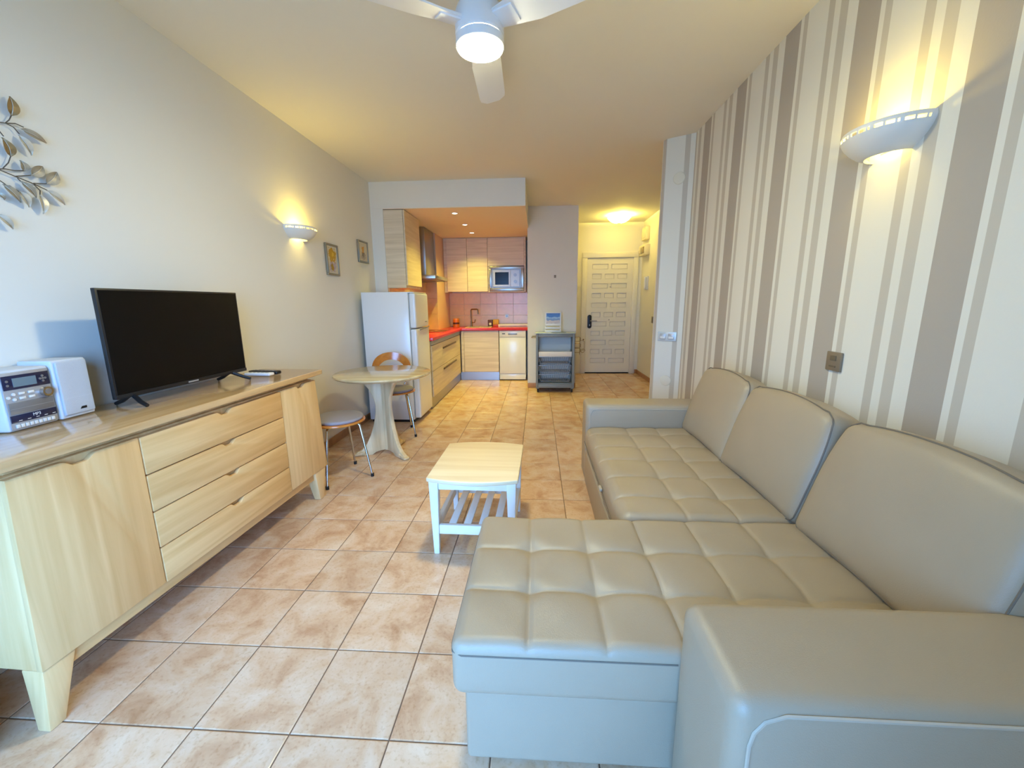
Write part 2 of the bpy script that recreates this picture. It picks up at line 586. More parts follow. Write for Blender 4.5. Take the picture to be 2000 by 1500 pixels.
def tile_mesh(w, h):
    k = (round(w, 3), round(h, 3))
    if k not in cache:
        bv = 0.003
        b = B()
        x, y = w / 2, h / 2
        b.add([(-x, -y, -.01), (x, -y, -.01), (x, y, -.01), (-x, y, -.01), (-x, -y, -.0012), (x, -y, -.0012), (x, y, -.0012), (-x, y, -.0012),
               (-x + bv, -y + bv, 0), (x - bv, -y + bv, 0), (x - bv, y - bv, 0), (-x + bv, y - bv, 0)],
              [(8, 9, 10, 11), (4, 5, 9, 8), (5, 6, 10, 9), (6, 7, 11, 10), (7, 4, 8, 11), (0, 1, 5, 4), (1, 2, 6, 5), (2, 3, 7, 6), (3, 0, 4, 7)])
        cache[k] = b.mesh('tile', smooth=0)
        cache[k].materials.append(tile_m)
    return cache[k]


rest = B()
for j in range(-5, 22):
    for i in range(-2, 11):
        x0, x1 = max(i * T + .0022, XL + .001), min((i + 1) * T - .0022, XH - .001)
        y0, y1 = max(j * T + .0022, -1.29), min((j + 1) * T - .0022, 6.55)
        if j * T < 2.7:
            x1 = min(x1, XR - .001)
        if x1 - x0 < .02 or y1 - y0 < .02:
            continue
        hidden = j < -2 or (x0 > 1.75 and j * T < 2.0) or (j > 16 and x0 > 1.2 and x1 < 1.97) or (j >= 18 and x1 < 1.23) \
            or (x1 < .06 and j > 11) or (x0 > 2.4 and 1.9 < j * T < 3.0)
        if hidden:
            rest.add([(x0, y0, 0), (x1, y0, 0), (x1, y1, 0), (x0, y1, 0)], [(0, 1, 2, 3)])
        else:
            o = link('tile', tile_mesh(x1 - x0, y1 - y0), None, floor)
            o.location = ((x0 + x1) / 2, (y0 + y1) / 2, 0)
o = rest.obj('tile', tile_m, floor, smooth=0)
o['kind'] = 'stuff'

# ------------------------------------------------------------------ entrance door
DX0, DX1, DZ0, DZ1 = 2.25, 3.055, .02, 2.055
b = B().box(DX0, DX1, 6.585, 6.61, DZ0, DZ1)
PX0, PX1 = DX0 + .09, DX0 + .705
rows = []
for k in range(11):
    zt = 1.955 - k * .167
    rows.append((zt - .092, zt, 2 if k % 2 == 0 else 3))
b.box(DX0, PX0, 6.565, 6.585, DZ0, DZ1).box(PX1, DX1, 6.565, 6.585, DZ0, DZ1)
zz = DZ1
panels = []
for z0, z1, n in rows:
    b.box(PX0, PX1, 6.565, 6.585, z1, zz)
    zz = z0
    gap = .055
    w = (PX1 - PX0 - gap * (n - 1)) / n
    for q in range(n):
        xa = PX0 + q * (w + gap)
        panels.append((xa, xa + w, z0, z1))
        if q < n - 1:
            b.box(xa + w, xa + w + gap, 6.565, 6.585, z0, z1)
b.box(PX0, PX1, 6.565, 6.585, DZ0, zz)
door = struct(b.obj('door_1', white_l, smooth=0), 'white panelled entrance door')
for xa, xb, z0, z1 in panels:
    B().box(xa + .008, xb - .008, 6.575, 6.588, z0 + .008, z1 - .008).obj('panel', white_l, door, bevel=.003, seg=1)
# smart lock and lever
lk = B()
pts = []
for k in range(24):
    a = 2 * pi * k / 24
    pts.append((.95 + .032 * 0 + (.085 if sin(a) > 0 else -.085) + .037 * sin(a), 2.315 + .037 * cos(a)))
lk.prism(pts, 6.542, 6.566, 'y').obj('lock_plate', black_p, door, bevel=.004)
B().tube([(2.33, 6.545, .965), (2.33, 6.515, .965), (2.345, 6.507, .965), (2.44, 6.507, .965)], .0085, 10).obj('lever', steel, door)
B().box(2.31, 2.325, 6.540, 6.543, .875, .90).obj('keypad_mark', plate_w, door)
for z in (1.56, .98):
    B().cyl(.011, 0, .006, 16).xf(Matrix.Translation((2.665, 6.566, z)) @ Matrix.Rotation(radians(90), 4, 'X')).obj('peephole', steel, door)
for z in (1.9, 1.15, .3):
    B().cyl(.008, z - .05, z + .05, 12, (3.062, 6.56, 0)).obj('hinge', white_l, door)
struct(B().box(2.165, 2.25, 6.535, 6.575, 0, 2.06).box(3.055, 3.14, 6.535, 6.575, 0, 2.06).box(2.165, 3.14, 6.535, 6.575, 2.06, 2.15)
       .obj('trim_1', white_l, bevel=.004), 'cream door casing')
struct(B().box(2.25, 3.055, 6.56, 6.63, .0005, .008).obj('trim_2', rubber, smooth=0), 'dark door threshold')

# hall wall boxes
hm = mat('hall_box_cream', lin(224, 214, 180), 0.5)
o = thing('fuse_box', 'small cream fuse box high on the hall wall, topmost', 'box', (XH, 6.26, 2.40))
B().box(-.07, 0, -.13, .13, -.10, .10).obj('case', hm, o, bevel=.006)
B().box(-.078, -.07, -.10, .10, -.07, .07).obj('lid', hm, o, bevel=.003)
o = thing('meter_box', 'cream meter box with switches under the fuse box in the hall', 'box', (XH, 6.28, 2.15))
B().box(-.09, 0, -.2, .16, -.10, .07).obj('case', hm, o, bevel=.006)
B().box(-.10, -.09, -.18, .02, -.07, .03).obj('window', mat('meter_window', lin(130, 110, 70), 0.2), o, bevel=.002)
for k in range(3):
    B().box(-.105, -.09, .04 + k * .035, .06 + k * .035, -.05, .01).obj('switch', hm, o, bevel=.002)
o = thing('intercom', 'white door intercom handset on the hall wall', 'intercom', (XH, 6.16, 1.60))
B().box(-.03, 0, -.10, .10, -.11, .11).obj('base', white_p, o, bevel=.006)
B().rbox(-.065, -.03, -.095, -.04, -.10, .10, .012, (1, 2, 4)).obj('handset', white_p, o)
B().box(-.036, -.03, .0, .06, -.06, -.02).obj('button_pad', hm, o, bevel=.002)
o = thing('wall_switch', 'dark bronze switch on hall wall near the corner', 'switch', (XH, 5.68, 1.01))
B().box(-.012, 0, -.05, .05, -.05, .05).obj('plate', plate_g, o, bevel=.003)
B().box(-.018, -.012, -.025, .025, -.03, .03).obj('rocker', plate_g, o, bevel=.002)

# hall ceiling lamp
o = thing('ceiling_lamp', 'glowing yellow glass bowl lamp on the hall ceiling', 'lamp', (2.66, 5.95, H))
B().lathe([(.001, -.125), (.05, -.122), (.10, -.108), (.15, -.078), (.178, -.045), (.183, -.043)], 40).obj('shade', hall_on, o, solid=.004)
B().cyl(.03, -.13, -.118, 16).cyl(.008, -.118, 0, 10).obj('finial', chrome, o)
B().cyl(.06, -.012, 0, 24).obj('ceiling_plate', white_p, o)
l = bpy.data.lights.new('hall_bulb', 'POINT')
l.energy = HALL_E
l.color = (1.0, 0.82, 0.13)
l.shadow_soft_size = .03
lo = bpy.data.objects.new('bulb', l)
COL.objects.link(lo)
lo.parent = o
lo.location = (0.06, 0, -.055)

# ------------------------------------------------------------------ kitchen
# splashback tiles
for r in range(3):
    z0, z1 = .887 + r * .196, .887 + (r + 1) * .196 - .003
    for k in range(5):
        x0 = max(-.198, -.23 + k * .294)
        x1 = min(1.222, -.23 + (k + 1) * .294 - .003)
        B().box(x0, x1, 6.377, 6.385, z0, z1).obj('tile', splash, wkb, bevel=.0015, seg=1)
kl = bpy.data.objects['wall_kitchen_left']
for r in range(3):
    z0, z1 = .887 + r * .245, .887 + (r + 1) * .245 - .003
    for k in range(6):
        B().box(-.395, -.387, 3.9 + k * .266, 3.9 + (k + 1) * .266 - .003, z0, z1).obj('tile', splash, kl, bevel=.0015, seg=1)
kc = bpy.data.objects['wall_kitchen_column']
for r in range(3):
    z0, z1 = .887 + r * .245, .887 + (r + 1) * .245 - .003
    B().box(-.387, -.2, 5.493, 5.5, z0, z1).obj('tile', splash, kc, bevel=.0015, seg=1)

# tall wall cupboard next to the fridge
o = thing('wall_cupboard', 'tall pale wood wall cupboard hanging above the fridge', 'cupboard', (-.395, 3.875, 1.475), group='kitchen wall cupboards')
B().box(0, .225, 0, .595, 0, .87).obj('carcass', kit_h, o, bevel=.002, seg=1)
B().box(.227, .245, .002, .593, .03, .868).obj('door', kit_y, o, bevel=.002, seg=1)
# range hood
o = thing('cooker_hood', 'stainless steel chimney cooker hood on the left kitchen wall', 'cooker hood', (-.387, 5.1, 1.63))
B().box(0, .36, -.38, .38, 0, .05).obj('canopy', steel, o, bevel=.004)
B().box(.03, .33, -.34, .34, -.008, 0).obj('filter', silver_d, o)
B().box(0, .172, -.15, .35, .05, .72).obj('chimney', steel, o, bevel=.003)
B().box(.36, .364, -.06, .06, .015, .035).obj('control_strip', silver_d, o)
# back wall cupboards
o = thing('wall_cupboard', 'two-door pale wood wall cupboard above the sink', 'cupboard', (-.14, 6.0, 1.475), group='kitchen wall cupboards')
B().box(0, .685, .02, .376, .02, .885).box(-.057, 0, .03, .376, 0, .885).obj('carcass', kit_h, o, bevel=.002, seg=1)
B().box(.0, .338, 0, .018, .012, .87).obj('door', kit_h, o, bevel=.002, seg=1)
B().box(.342, .683, 0, .018, .012, .87).obj('door', kit_h, o, bevel=.002, seg=1)
o = thing('wall_cupboard', 'wall cupboard with lift-up flap over the microwave niche', 'cupboard', (.547, 6.0, 1.475), group='kitchen wall cupboards')
B().box(0, .018, .02, .376, .0, .885).box(.605, .63, .0, .376, 0, .885).box(.018, .605, .02, .376, 0, .018) \
    .box(.018, .605, .02, .376, .42, .885).box(.018, .605, .36, .376, .018, .42).obj('carcass', kit_h, o, bevel=.002, seg=1)
B().box(.0, .602, 0, .018, .425, .87).obj('door', kit_h, o, bevel=.002, seg=1)
# microwave
o = thing('microwave', 'steel-framed built-in microwave oven in its niche', 'microwave', (.568, 5.985, 1.495))
B().box(.0, .58, .0, .02, 0, .045).box(0, .58, 0, .02, .355, .395).box(0, .04, 0, .02, .045, .355).box(.53, .58, 0, .02, .045, .355) \
    .obj('surround', steel, o, bevel=.003)
B().box(.04, .53, .012, .34, .045, .355).obj('body', silver_d, o)
b = B().box(.065, .355, .002, .012, .065, .10).box(.065, .355, .002, .012, .30, .335).box(.065, .10, .002, .012, .10, .30).box(.325, .355, .002, .012, .10, .30)
b.obj('door', silver, o, bevel=.002, seg=1)
B().box(.10, .325, .006, .012, .10, .30).obj('door_window', black_g, o)
B().box(.36, .505, .002, .012, .065, .335).obj('control_panel', silver, o, bevel=.002, seg=1)
for z in (.255, .15):
    B().cyl(.026, 0, .018, 24).xf(Matrix.Translation((.435, .003, z)) @ Matrix.Rotation(radians(90), 4, 'X')).obj('knob', silver_d, o, bevel=.003)

# base units
o = thing('drawer_unit', 'pale kitchen drawer unit beside the fridge, two dark slot handles', 'cupboard', (.09, 3.9, 0), group='kitchen base units')
B().box(-.48, -.02, 0, 1.87, .145, .845).obj('carcass', kit_y, o, smooth=0)
B().box(-.07, -.03, 0, 1.95, 0, .142).obj('plinth', steel, o, bevel=.002, seg=1)
B().box(-.018, -.004, .0, 1.87, .79, .842).obj('top_rail', silver_d, o, smooth=0)
for z0, z1, hz in ((.472, .785, .70), (.15, .468, .415)):
    d = B().box(-.018, 0, .004, 1.83, z0, z1).obj('drawer', kit_y, o, bevel=.002, seg=1)
    B().box(0, .012, .58, 1.46, hz - .011, hz + .011).obj('handle', mat('handle_bronze', lin(92, 66, 40), 0.4, metal=0.5), d, bevel=.003)
o = thing('sink_unit', 'pale wood sink base unit with one door under red worktop', 'cupboard', (.115, 5.80, 0), group='kitchen base units')
B().box(.0, .61, .02, .56, .145, .845).obj('carcass', kit_h, o, smooth=0)
B().box(.03, .612, .002, .018, .155, .832).obj('door', kit_h, o, bevel=.002, seg=1)
B().box(-.02, .026, .0, .02, .145, .84).obj('corner_post', kit_h, o, bevel=.002, seg=1)
B().box(-.05, .612, .056, .075, 0, .142).obj('plinth', steel, o, bevel=.002, seg=1)
o = thing('dishwasher', 'slim white dishwasher at the end of the worktop', 'dishwasher', (.737, 5.80, 0))
B().box(0, .445, .03, .56, .03, .845).obj('body', white_e, o, bevel=.004)
B().box(.002, .443, .0, .03, .12, .735).obj('door', white_e, o, bevel=.006)
B().box(.002, .443, -.004, .03, .74, .842).obj('control_panel', white_e, o, bevel=.006)
B().box(.15, .30, -.008, -.002, .775, .80).obj('handle_recess', silver_d, o, bevel=.002)
B().box(.05, .10, -.006, -.003, .785, .80).obj('power_button', black_p, o)
B().box(.002, .443, .010, .04, .02, .112).obj('kick_panel', white_e, o, bevel=.003)
for sx in (.03, .41):
    B().cyl(.015, 0, .03, 10, (sx, .1, 0)).obj('foot', rubber, o)
# worktop
wt = B().prism([(-.385, 3.88), (.115, 3.88), (.115, 5.775), (1.222, 5.775), (1.222, 6.375), (-.198, 6.375), (-.198, 5.49), (-.385, 5.49)], .848, .886)
o = tag(wt.obj('worktop', red, bevel=.003), 'glossy red L-shaped kitchen worktop', 'worktop')
o = thing('hob', 'dark red glass hob set in the red worktop under the hood', 'hob', (-.14, 5.1, .886))
B().box(-.24, .16, -.28, .28, 0, .006).obj('glass', hobm, o, bevel=.002)
for px, py in ((-.13, -.14), (.05, -.14), (-.13, .14), (.05, .14)):
    B().cyl(.07, .0061, .0068, 28, (px, py, 0)).obj('cooking_zone', brown, o)
o = thing('sink', 'cream inset sink with drainer in the back worktop', 'sink', (.36, 6.06, .886))
B().box(-.21, .23, -.18, -.15, 0, .008).box(-.21, .23, .14, .17, 0, .008).box(-.21, -.18, -.15, .14, 0, .008).box(.20, .23, -.15, .14, 0, .008) \
    .box(.02, .05, -.15, .14, 0, .008).obj('rim', stone, o, bevel=.002)
B().box(-.18, .02, -.15, .14, .0005, .002).box(.05, .20, -.15, .14, .0005, .004).obj('basin', steel, o)
o = thing('kitchen_tap', 'tall bronze steel swan-neck kitchen tap behind the sink', 'tap', (.20, 6.27, .886))
tapm = mat('tap_steel', lin(134, 116, 92), 0.25, metal=0.9)
B().cyl(.026, 0, .02, 20).cyl(.017, .02, .10, 20).obj('base', tapm, o, bevel=.002)
B().tube([(0, 0, .09), (0, 0, .28), (.006, -.002, .30), (.02, -.006, .305), (.11, -.03, .305), (.125, -.034, .298), (.13, -.035, .28), (.13, -.035, .22)], .011, 12).obj('spout', tapm, o)
B().tube([(.015, 0, .07), (.06, -.01, .075), (.075, -.012, .13)], .007, 8).obj('lever', tapm, o)
o = thing('canister', 'orange tin canister with brown band by the kitchen column', 'canister', (-.06, 6.22, .886))
B().cyl(.056, 0, .05, 28).obj('lower_tin', orange, o, bevel=.003)
B().cyl(.057, .05, .08, 28).obj('band', brown, o)
B().cyl(.056, .08, .125, 28).obj('upper_tin', orange, o, bevel=.003)
B().cyl(.05, .125, .15, 28).obj('lid', mat('lid_amber', lin(216, 140, 60), 0.3), o, bevel=.004)
o = thing('spice_box', 'dark brown box with pale round emblem on the worktop', 'box', (.545, 6.24, .886))
B().box(-.042, .042, -.03, .03, 0, .12).obj('box', brown, o, bevel=.003)
B().cyl(.022, 0, .002, 24).xf(Matrix.Translation((0, -.03, .05)) @ Matrix.Rotation(radians(90), 4, 'X')).obj('emblem', cream_b, o)
o = thing('tea_box', 'yellow and orange box next to the brown box', 'box', (.642, 6.24, .886))
B().box(-.046, .046, -.03, .03, .04, .125).obj('upper_half', yellow, o, bevel=.003)
B().box(-.046, .046, -.031, .03, 0, .04).obj('lower_half', mat('rust_print', lin(176, 70, 36), 0.5), o, bevel=.003)
o = thing('serving_tray', 'white shallow tray at the right end of the worktop', 'tray', (.94, 6.2, .886))
B().box(-.24, .27, -.12, .14, 0, .006).box(-.24, .27, -.12, -.108, .006, .045).box(-.24, .27, .128, .14, .006, .045) \
    .box(-.24, -.228, -.108, .128, .006, .045).box(.258, .27, -.108, .128, .006, .045).obj('tray', white_p, o, bevel=.003)
B().box(-.22, .25, -.1205, -.12, .012, .022).obj('groove', brown, o)
o = thing('wall_socket', 'round white power socket on the kitchen splashback', 'socket', (.828, 6.377, 1.068))
B().cyl(.038, 0, .01, 28).xf(Matrix.Rotation(radians(90), 4, 'X')).obj('plate', white_p, o, bevel=.002)
B().cyl(.022, .0095, .0105, 24).xf(Matrix.Rotation(radians(90), 4, 'X')).obj('recess', silver_d, o)

# recessed spots
for k, (x, y) in enumerate(((.379, 4.16), (.375, 4.881), (.367, 5.534))):
    o = thing('ceiling_spotlight', 'small recessed kitchen spotlight, %s' % ('nearest of three in a row', 'middle of three in a row', 'farthest, above the sink cupboard')[k],
              'spotlight', (x, y, 2.352), group='recessed kitchen spotlights')
    B().lathe([(.03, -.001), (.033, -.005), (.042, -.005), (.045, 0)], 28).obj('ring', white_p, o)
    B().disc(.031, -.0015, 24, flip=True).obj('lens', spot_on, o)
    l = bpy.data.lights.new('spot', 'SPOT')
    l.energy = SPOT_E
    l.color = (1.0, 0.85, 0.14)
    l.spot_size = radians(124)
    l.spot_blend = 1.0
    l.shadow_soft_size = .03
    lo = bpy.data.objects.new('beam', l)
    COL.objects.link(lo)
    lo.parent = o
    lo.location = (0, 0, -.012)

# fridge
o = thing('fridge', 'white two-door fridge freezer standing against the left wall', 'fridge', (-.48, 3.298, 0))
B().box(0, .50, 0, .505, .03, 1.41).obj('body', white_e, o, bevel=.006)
B().rbox(.508, .575, .0, .505, 1.035, 1.40, .018, (1, 6, 4)).obj('freezer_door', white_e, o)
B().rbox(.508, .575, .0, .505, .05, 1.025, .018, (1, 6, 8)).obj('fridge_door', white_e, o)
B().box(0, .56, 0, .505, 1.402, 1.412).obj('top_cover', white_e, o, bevel=.004)
B().tube([(.577, .12, 1.012), (.585, .30, 1.022), (.58, .49, 1.03)], .007, 8).obj('handle_trim', silver_d, o)
B().box(.5755, .577, .34, .42, 1.085, 1.095).obj('badge', silver_d, o)
B().box(.02, .50, .02, .485, .0, .03).obj('plinth', black_p, o)

# ------------------------------------------------------------------ trolley by the pillar
CW, CD, CH = .555, .33, .855
o = thing('kitchen_trolley', 'grey kitchen trolley with wire baskets in front of the pillar', 'trolley', (1.352, 4.866, 0))
for x0, x1 in ((0, .034), (CW - .034, CW)):
    B().box(x0, x1, 0, CD, .06, CH).obj('side_panel', cart_g, o, bevel=.006)
B().box(.034, CW - .034, 0, CD, CH - .045, CH).obj('top_rail', cart_g, o, bevel=.004)
B().box(.034, CW - .034, .0, .02, .07, .125).obj('bottom_rail', cart_g, o, bevel=.003)
B().box(.034, CW - .034, .015, CD, .125, .14).obj('bottom_shelf', cart_g, o)
B().box(.034, CW - .034, CD - .012, CD, .14, CH - .045).obj('back_panel', cart_b, o)
dr = B().box(.04, CW - .04, .01, CD - .02, .52, .53).box(.04, CW - .04, .01, .016, .53, .60).box(.04, .046, .016, CD - .02, .53, .60).box(CW - .046, CW - .04, .016, CD - .02, .53, .60)
dr.obj('tray', cart_b, o, bevel=.002)
for kz, z in enumerate((.425, .30, .165)):
    bk = B()
    xa, xb, ya, yb, zt, zb = .045, CW - .045, .012, CD - .03, z + .10, z
    rim = [(xa, ya, zt), (xb, ya, zt), (xb, yb, zt), (xa, yb, zt), (xa, ya, zt)]
    for p0, p1 in zip(rim, rim[1:]):
        bk.tube([p0, p1], .005, 6)
    ins = .03
    low = [(xa + ins, ya + .01, zb), (xb - ins, ya + .01, zb), (xb - ins, yb - .01, zb), (xa + ins, yb - .01, zb), (xa + ins, ya + .01, zb)]
    for p0, p1 in zip(low, low[1:]):
        bk.tube([p0, p1], .0035, 6)
    n = 14
    for q in range(n + 1):
        t = q / n
        xt, xl = xa + (xb - xa) * t, xa + ins + (xb - xa - 2 * ins) * t
        bk.tube([(xt, ya, zt), (xl, ya + .01, zb), (xl, yb - .01, zb), (xt, yb, zt)], .002, 5)
    for q in range(1, 6):
        t = q / 6
        y = ya + (yb - ya) * t
        bk.tube([(xa, y, zt), (xa + ins, y, zb), (xb - ins, y, zb), (xb, y, zt)], .002, 5)
    bk.obj('wire_basket', wire_m, o)
    for x0 in (.034, CW - .044):
        B().box(x0, x0 + .01, .01, CD - .03, zt - .012, zt - .002).obj('runner', black_p, o)
for x in (.03, CW - .03):
    for y in (.035, CD - .035):
        c = B().cyl(.028, -.011, .011, 20).xf(Matrix.Translation((x, y, .028)) @ Matrix.Rotation(radians(90), 4, 'Y')).obj('caster', rubber, o)
        B().box(x - .016, x + .016, y - .012, y + .012, .045, .066).obj('caster_fork', cart_g, c)
B().box(-.01, CW + .01, -.01, CD + .01, CH + .002, CH + .014).obj('glass_top', glass_m, o, bevel=.003)
B().tube([(0, .06, .80), (-.05, .06, .80), (-.06, .07, .80), (-.06, .26, .80), (-.05, .27, .80), (0, .27, .80)], .008, 8).obj('push_handle', chrome, o)
# brochure display standing on it
o = thing('brochure_holder', 'white slatted brochure holder with a blue-sky leaflet on the trolley', 'brochure holder', (1.60, 5.02, CH + .014))
for z in (0, .045, .09):
    B().box(-.115, .115, -.03, -.02, z + .002, z + .032).obj('slat', white_p, o, bevel=.002)
B().box(-.115, -.10, -.02, .04, 0, .125).obj('side', white_p, o, bevel=.002)
B().box(.10, .115, -.02, .04, 0, .125).obj('side', white_p, o, bevel=.002)
B().box(-.10, .10, -.02, .04, 0, .006).obj('floor_board', white_p, o)


def leaflet_mat():
    m = mat('leaflet_print', lin(70, 120, 200), 0.4)
    nt = m.node_tree
    p = nt.nodes['Principled BSDF']
    tc = nt.nodes.new('ShaderNodeTexCoord')
    sx = nt.nodes.new('ShaderNodeSeparateXYZ')
    nt.links.new(tc.outputs['Object'], sx.inputs[0])
    n = nt.nodes.new('ShaderNodeTexNoise')
    n.inputs['Scale'].default_value = 28
    nt.links.new(tc.outputs['Object'], n.inputs['Vector'])
    a = nt.nodes.new('ShaderNodeMath')
    a.operation = 'MULTIPLY_ADD'
    a.inputs[1].default_value = .05
    nt.links.new(n.outputs['Fac'], a.inputs[0])
    nt.links.new(sx.outputs['Z'], a.inputs[2])
    mr = nt.nodes.new('ShaderNodeMapRange')
    mr.inputs[1].default_value = .13
    mr.inputs[2].default_value = .31
    nt.links.new(a.outputs[0], mr.inputs[0])
    r = nt.nodes.new('ShaderNodeValToRGB')
    r.color_ramp.interpolation = 'CONSTANT'
    e = r.color_ramp.elements
    e[0].position, e[0].color = 0, lin(150, 130, 110)
    e[1].position, e[1].color = .14, lin(206, 196, 188)
    for t, c in ((.36, lin(120, 150, 190)), (.52, lin(150, 185, 215)), (.64, lin(70, 120, 190)), (.86, lin(60, 100, 160))):
        k = e.new(t)
        k.color = c
    nt.links.new(mr.outputs[0], r.inputs[0])
    nt.links.new(r.outputs[0], p.inputs['Base Color'])
    return m


B().box(-.115, .115, -.012, -.006, .12, .285).obj('card', white_p, o)
B().box(-.098, .098, -.0135, -.012, .128, .272).obj('leaflet', leaflet_mat(), o)
o = thing('paper_stack', 'small dark papers lying on the glass top of the trolley', 'papers', (1.70, 4.93, CH + .0142))
B().box(-.13, .08, -.03, .03, 0, .004).obj('leaflet', mat('dark_leaflet', lin(70, 76, 80), 0.5), o)
B().box(.09, .15, .0, .05, 0, .003).obj('card', mat('tan_card', lin(150, 140, 110), 0.5), o)
# small wire bottle rack hanging beside the trolley
o = thing('wire_rack', 'thin bronze wire scroll rack hanging on the trolley side', 'rack', (1.908, 4.95, 0))
bw = B()
for z in (.80, .71, .64):
    bw.tube([(0, 0, z), (.075, 0, z), (.085, 0, z - .01), (.085, 0, z - .05), (.075, 0, z - .06), (0, 0, z - .06)], .0035, 6)
bw.tube([(.075, 0, .80), (.075, 0, .55)], .0035, 6)
bw.tube([(.12 + .035 * cos(a * .35) * (1 - a / 40), 0, .60 + .035 * sin(a * .35) * (1 - a / 40)) for a in range(0, 30)], .003, 6)
bw.tube([(.085, 0, .76), (.14, 0, .74), (.14, 0, .62)], .003, 6)
bw.obj('wire', wire_b, o)
B().cyl(.01, -.01, .01, 12, (.125, 0, .765)).obj('knob', wire_b, o)

o = thing('wall_hook', 'tiny grey hook on the white kitchen pillar', 'hook', (1.629, 5.227, 1.668))
B().box(-.015, .015, -.006, 0, -.02, .02).obj('plate', plate_g, o, bevel=.002)
B().tube([(0, -.006, 0), (0, -.025, -.008), (0, -.03, .008)], .003, 6).obj('prong', plate_g, o)

# ------------------------------------------------------------------ sideboard
SBZ = .868
sb = thing('sideboard', 'long pale oak sideboard with two doors and four drawers', 'sideboard', (-.115, -.02, 0), -.0278)
ZB, ZT = .20, .812
eL = lambda z: .0 + (z - ZB) / (ZT - ZB) * .028
eR = lambda z: 1.615 - (z - ZB) / (ZT - ZB) * .045


def front(y0, y1, z0, z1, nc, nw=.11, nd=.020, notch=True):
    """front panel outline (y, z) with a scooped finger grip in the top edge"""
    p = [(y0(z0), z0), (y1(z0), z0), (y1(z1), z1)]
    if notch:
        for k in range(0, 17):
            t = 1 - k / 16
            y = nc - nw / 2 + nw * t
            s = .5 - .5 * cos(2 * pi * t)
            p.append((y, z1 - nd * min(1, s * 1.5)))
    p.append((y0(z1), z1))
    return p


body = B().prism([(eL(ZB) + .004, ZB), (eR(ZB) - .004, ZB), (eR(ZT) - .004, ZT), (eL(ZT) + .004, ZT)], -.40, -.022, 'x')
body.box(-.39, -.035, .05, 1.55, ZT, .838)
body.obj('body', oak_v, sb, bevel=.004)
k1, k2 = (lambda z: .407), (lambda z: .411)
k3, k4 = (lambda z: 1.218), (lambda z: 1.222)
B().prism(front(eL, k1, ZB + .002, ZT - .004, .215), -.02, .0, 'x').obj('door', oak_v, sb, bevel=.003)
B().prism(front(k4, eR, ZB + .002, ZT - .004, 1.41), -.02, .0, 'x').obj('door', oak_v, sb, bevel=.003)
dz = (ZT - .004 - ZB) / 4
for k in range(4):
    z0 = ZB + .002 + k * dz
    B().prism(front(k2, k3, z0, z0 + dz - .005, .815, .10), -.02, .002, 'x').obj('drawer', oak, sb, bevel=.003)
top = []
R_ = .03
for cx, cy, a0 in ((.03 - R_, 1.635 - R_, 0), (-.41 + R_, 1.635 - R_, pi / 2), (-.41 + R_, -.075 + R_, pi), (.03 - R_, -.075 + R_, 1.5 * pi)):
    for q in range(5):
        a = a0 + q * pi / 8
        top.append((cx + R_ * cos(a), cy + R_ * sin(a)))
B().prism(top, .838, SBZ).obj('top', oak_t, sb, bevel=.005)
B().box(-.045, -.024, .08, 1.52, .148, ZB).obj('apron', oak, sb, bevel=.002)
B().box(-.385, -.365, .08, 1.52, .148, ZB).obj('apron', oak, sb, bevel=.002)
for ya, yb, yc, yd in ((.004, .095, -.016, .028), (1.475, 1.60, 1.500, 1.552)):
    for xa, xb, xc, xd in ((-.082, -.006, -.048, -.003), (-.39, -.31, -.39, -.345)):
        B().hexa([(xc, yc, 0), (xd, yc, 0), (xd, yd, 0), (xc, yd, 0)], [(xa, ya, ZB), (xb, ya, ZB), (xb, yb, ZB), (xa, yb, ZB)]).obj('leg', oak_v, sb, bevel=.006)

# ------------------------------------------------------------------ television
tv = thing('television', 'black flat-screen television on two splayed feet on the sideboard', 'television', (-.355, .93, SBZ + .001), 0)
B().box(-.008, .010, -.379, .379, .040, .488).obj('casing', black_p, tv, bevel=.003)
B().box(-.045, -.008, -.26, .26, .06, .33).obj('rear_housing', black_p, tv, bevel=.01)
B().box(.010, .0115, -.370, .370, .058, .480).obj('screen', black_g, tv)
B().box(.010, .013, -.378, .378, .040, .057).obj('lower_bezel', black_p, tv, bevel=.001)
B().box(.0128, .0135, -.03, .03, .045, .052).obj('logo', silver, tv)
for y in (-.30, .27):
    B().tube([(.0, y, .047), (.05, y + (-.02 if y < 0 else .02), .02), (.088, y + (-.03 if y < 0 else .03), .006)], [.010, .009, .008], 8) \
        .tube([(-.01, y, .047), (-.05, y, .02), (-.085, y, .006)], [.010, .009, .008], 8).obj('foot', black_p, tv)

# remotes
o = thing('remote_control', 'black remote control lying behind the silver one on the sideboard', 'remote control', (-.315, 1.425, SBZ + .001), -.1)
B().rbox(-.10, .10, -.022, .022, 0, .02, .008, (4, 2, 1)).obj('body', black_p, o)
for q in range(6):
    for w in (-.01, .006):
        B().box(-.075 + q * .026, -.06 + q * .026, w, w + .008, .0195, .022).obj('button', silver_d, o)
o = thing('remote_control', 'silver-white remote control in front of the black one on the sideboard', 'remote control', (-.31, 1.365, SBZ + .001), -.06)
B().rbox(-.085, .085, -.024, .024, 0, .018, .008, (4, 2, 1)).obj('body', white_p, o)
for q in range(5):
    B().box(-.06 + q * .026, -.045 + q * .026, -.008, .008, .0175, .020).obj('button', silver_d, o)

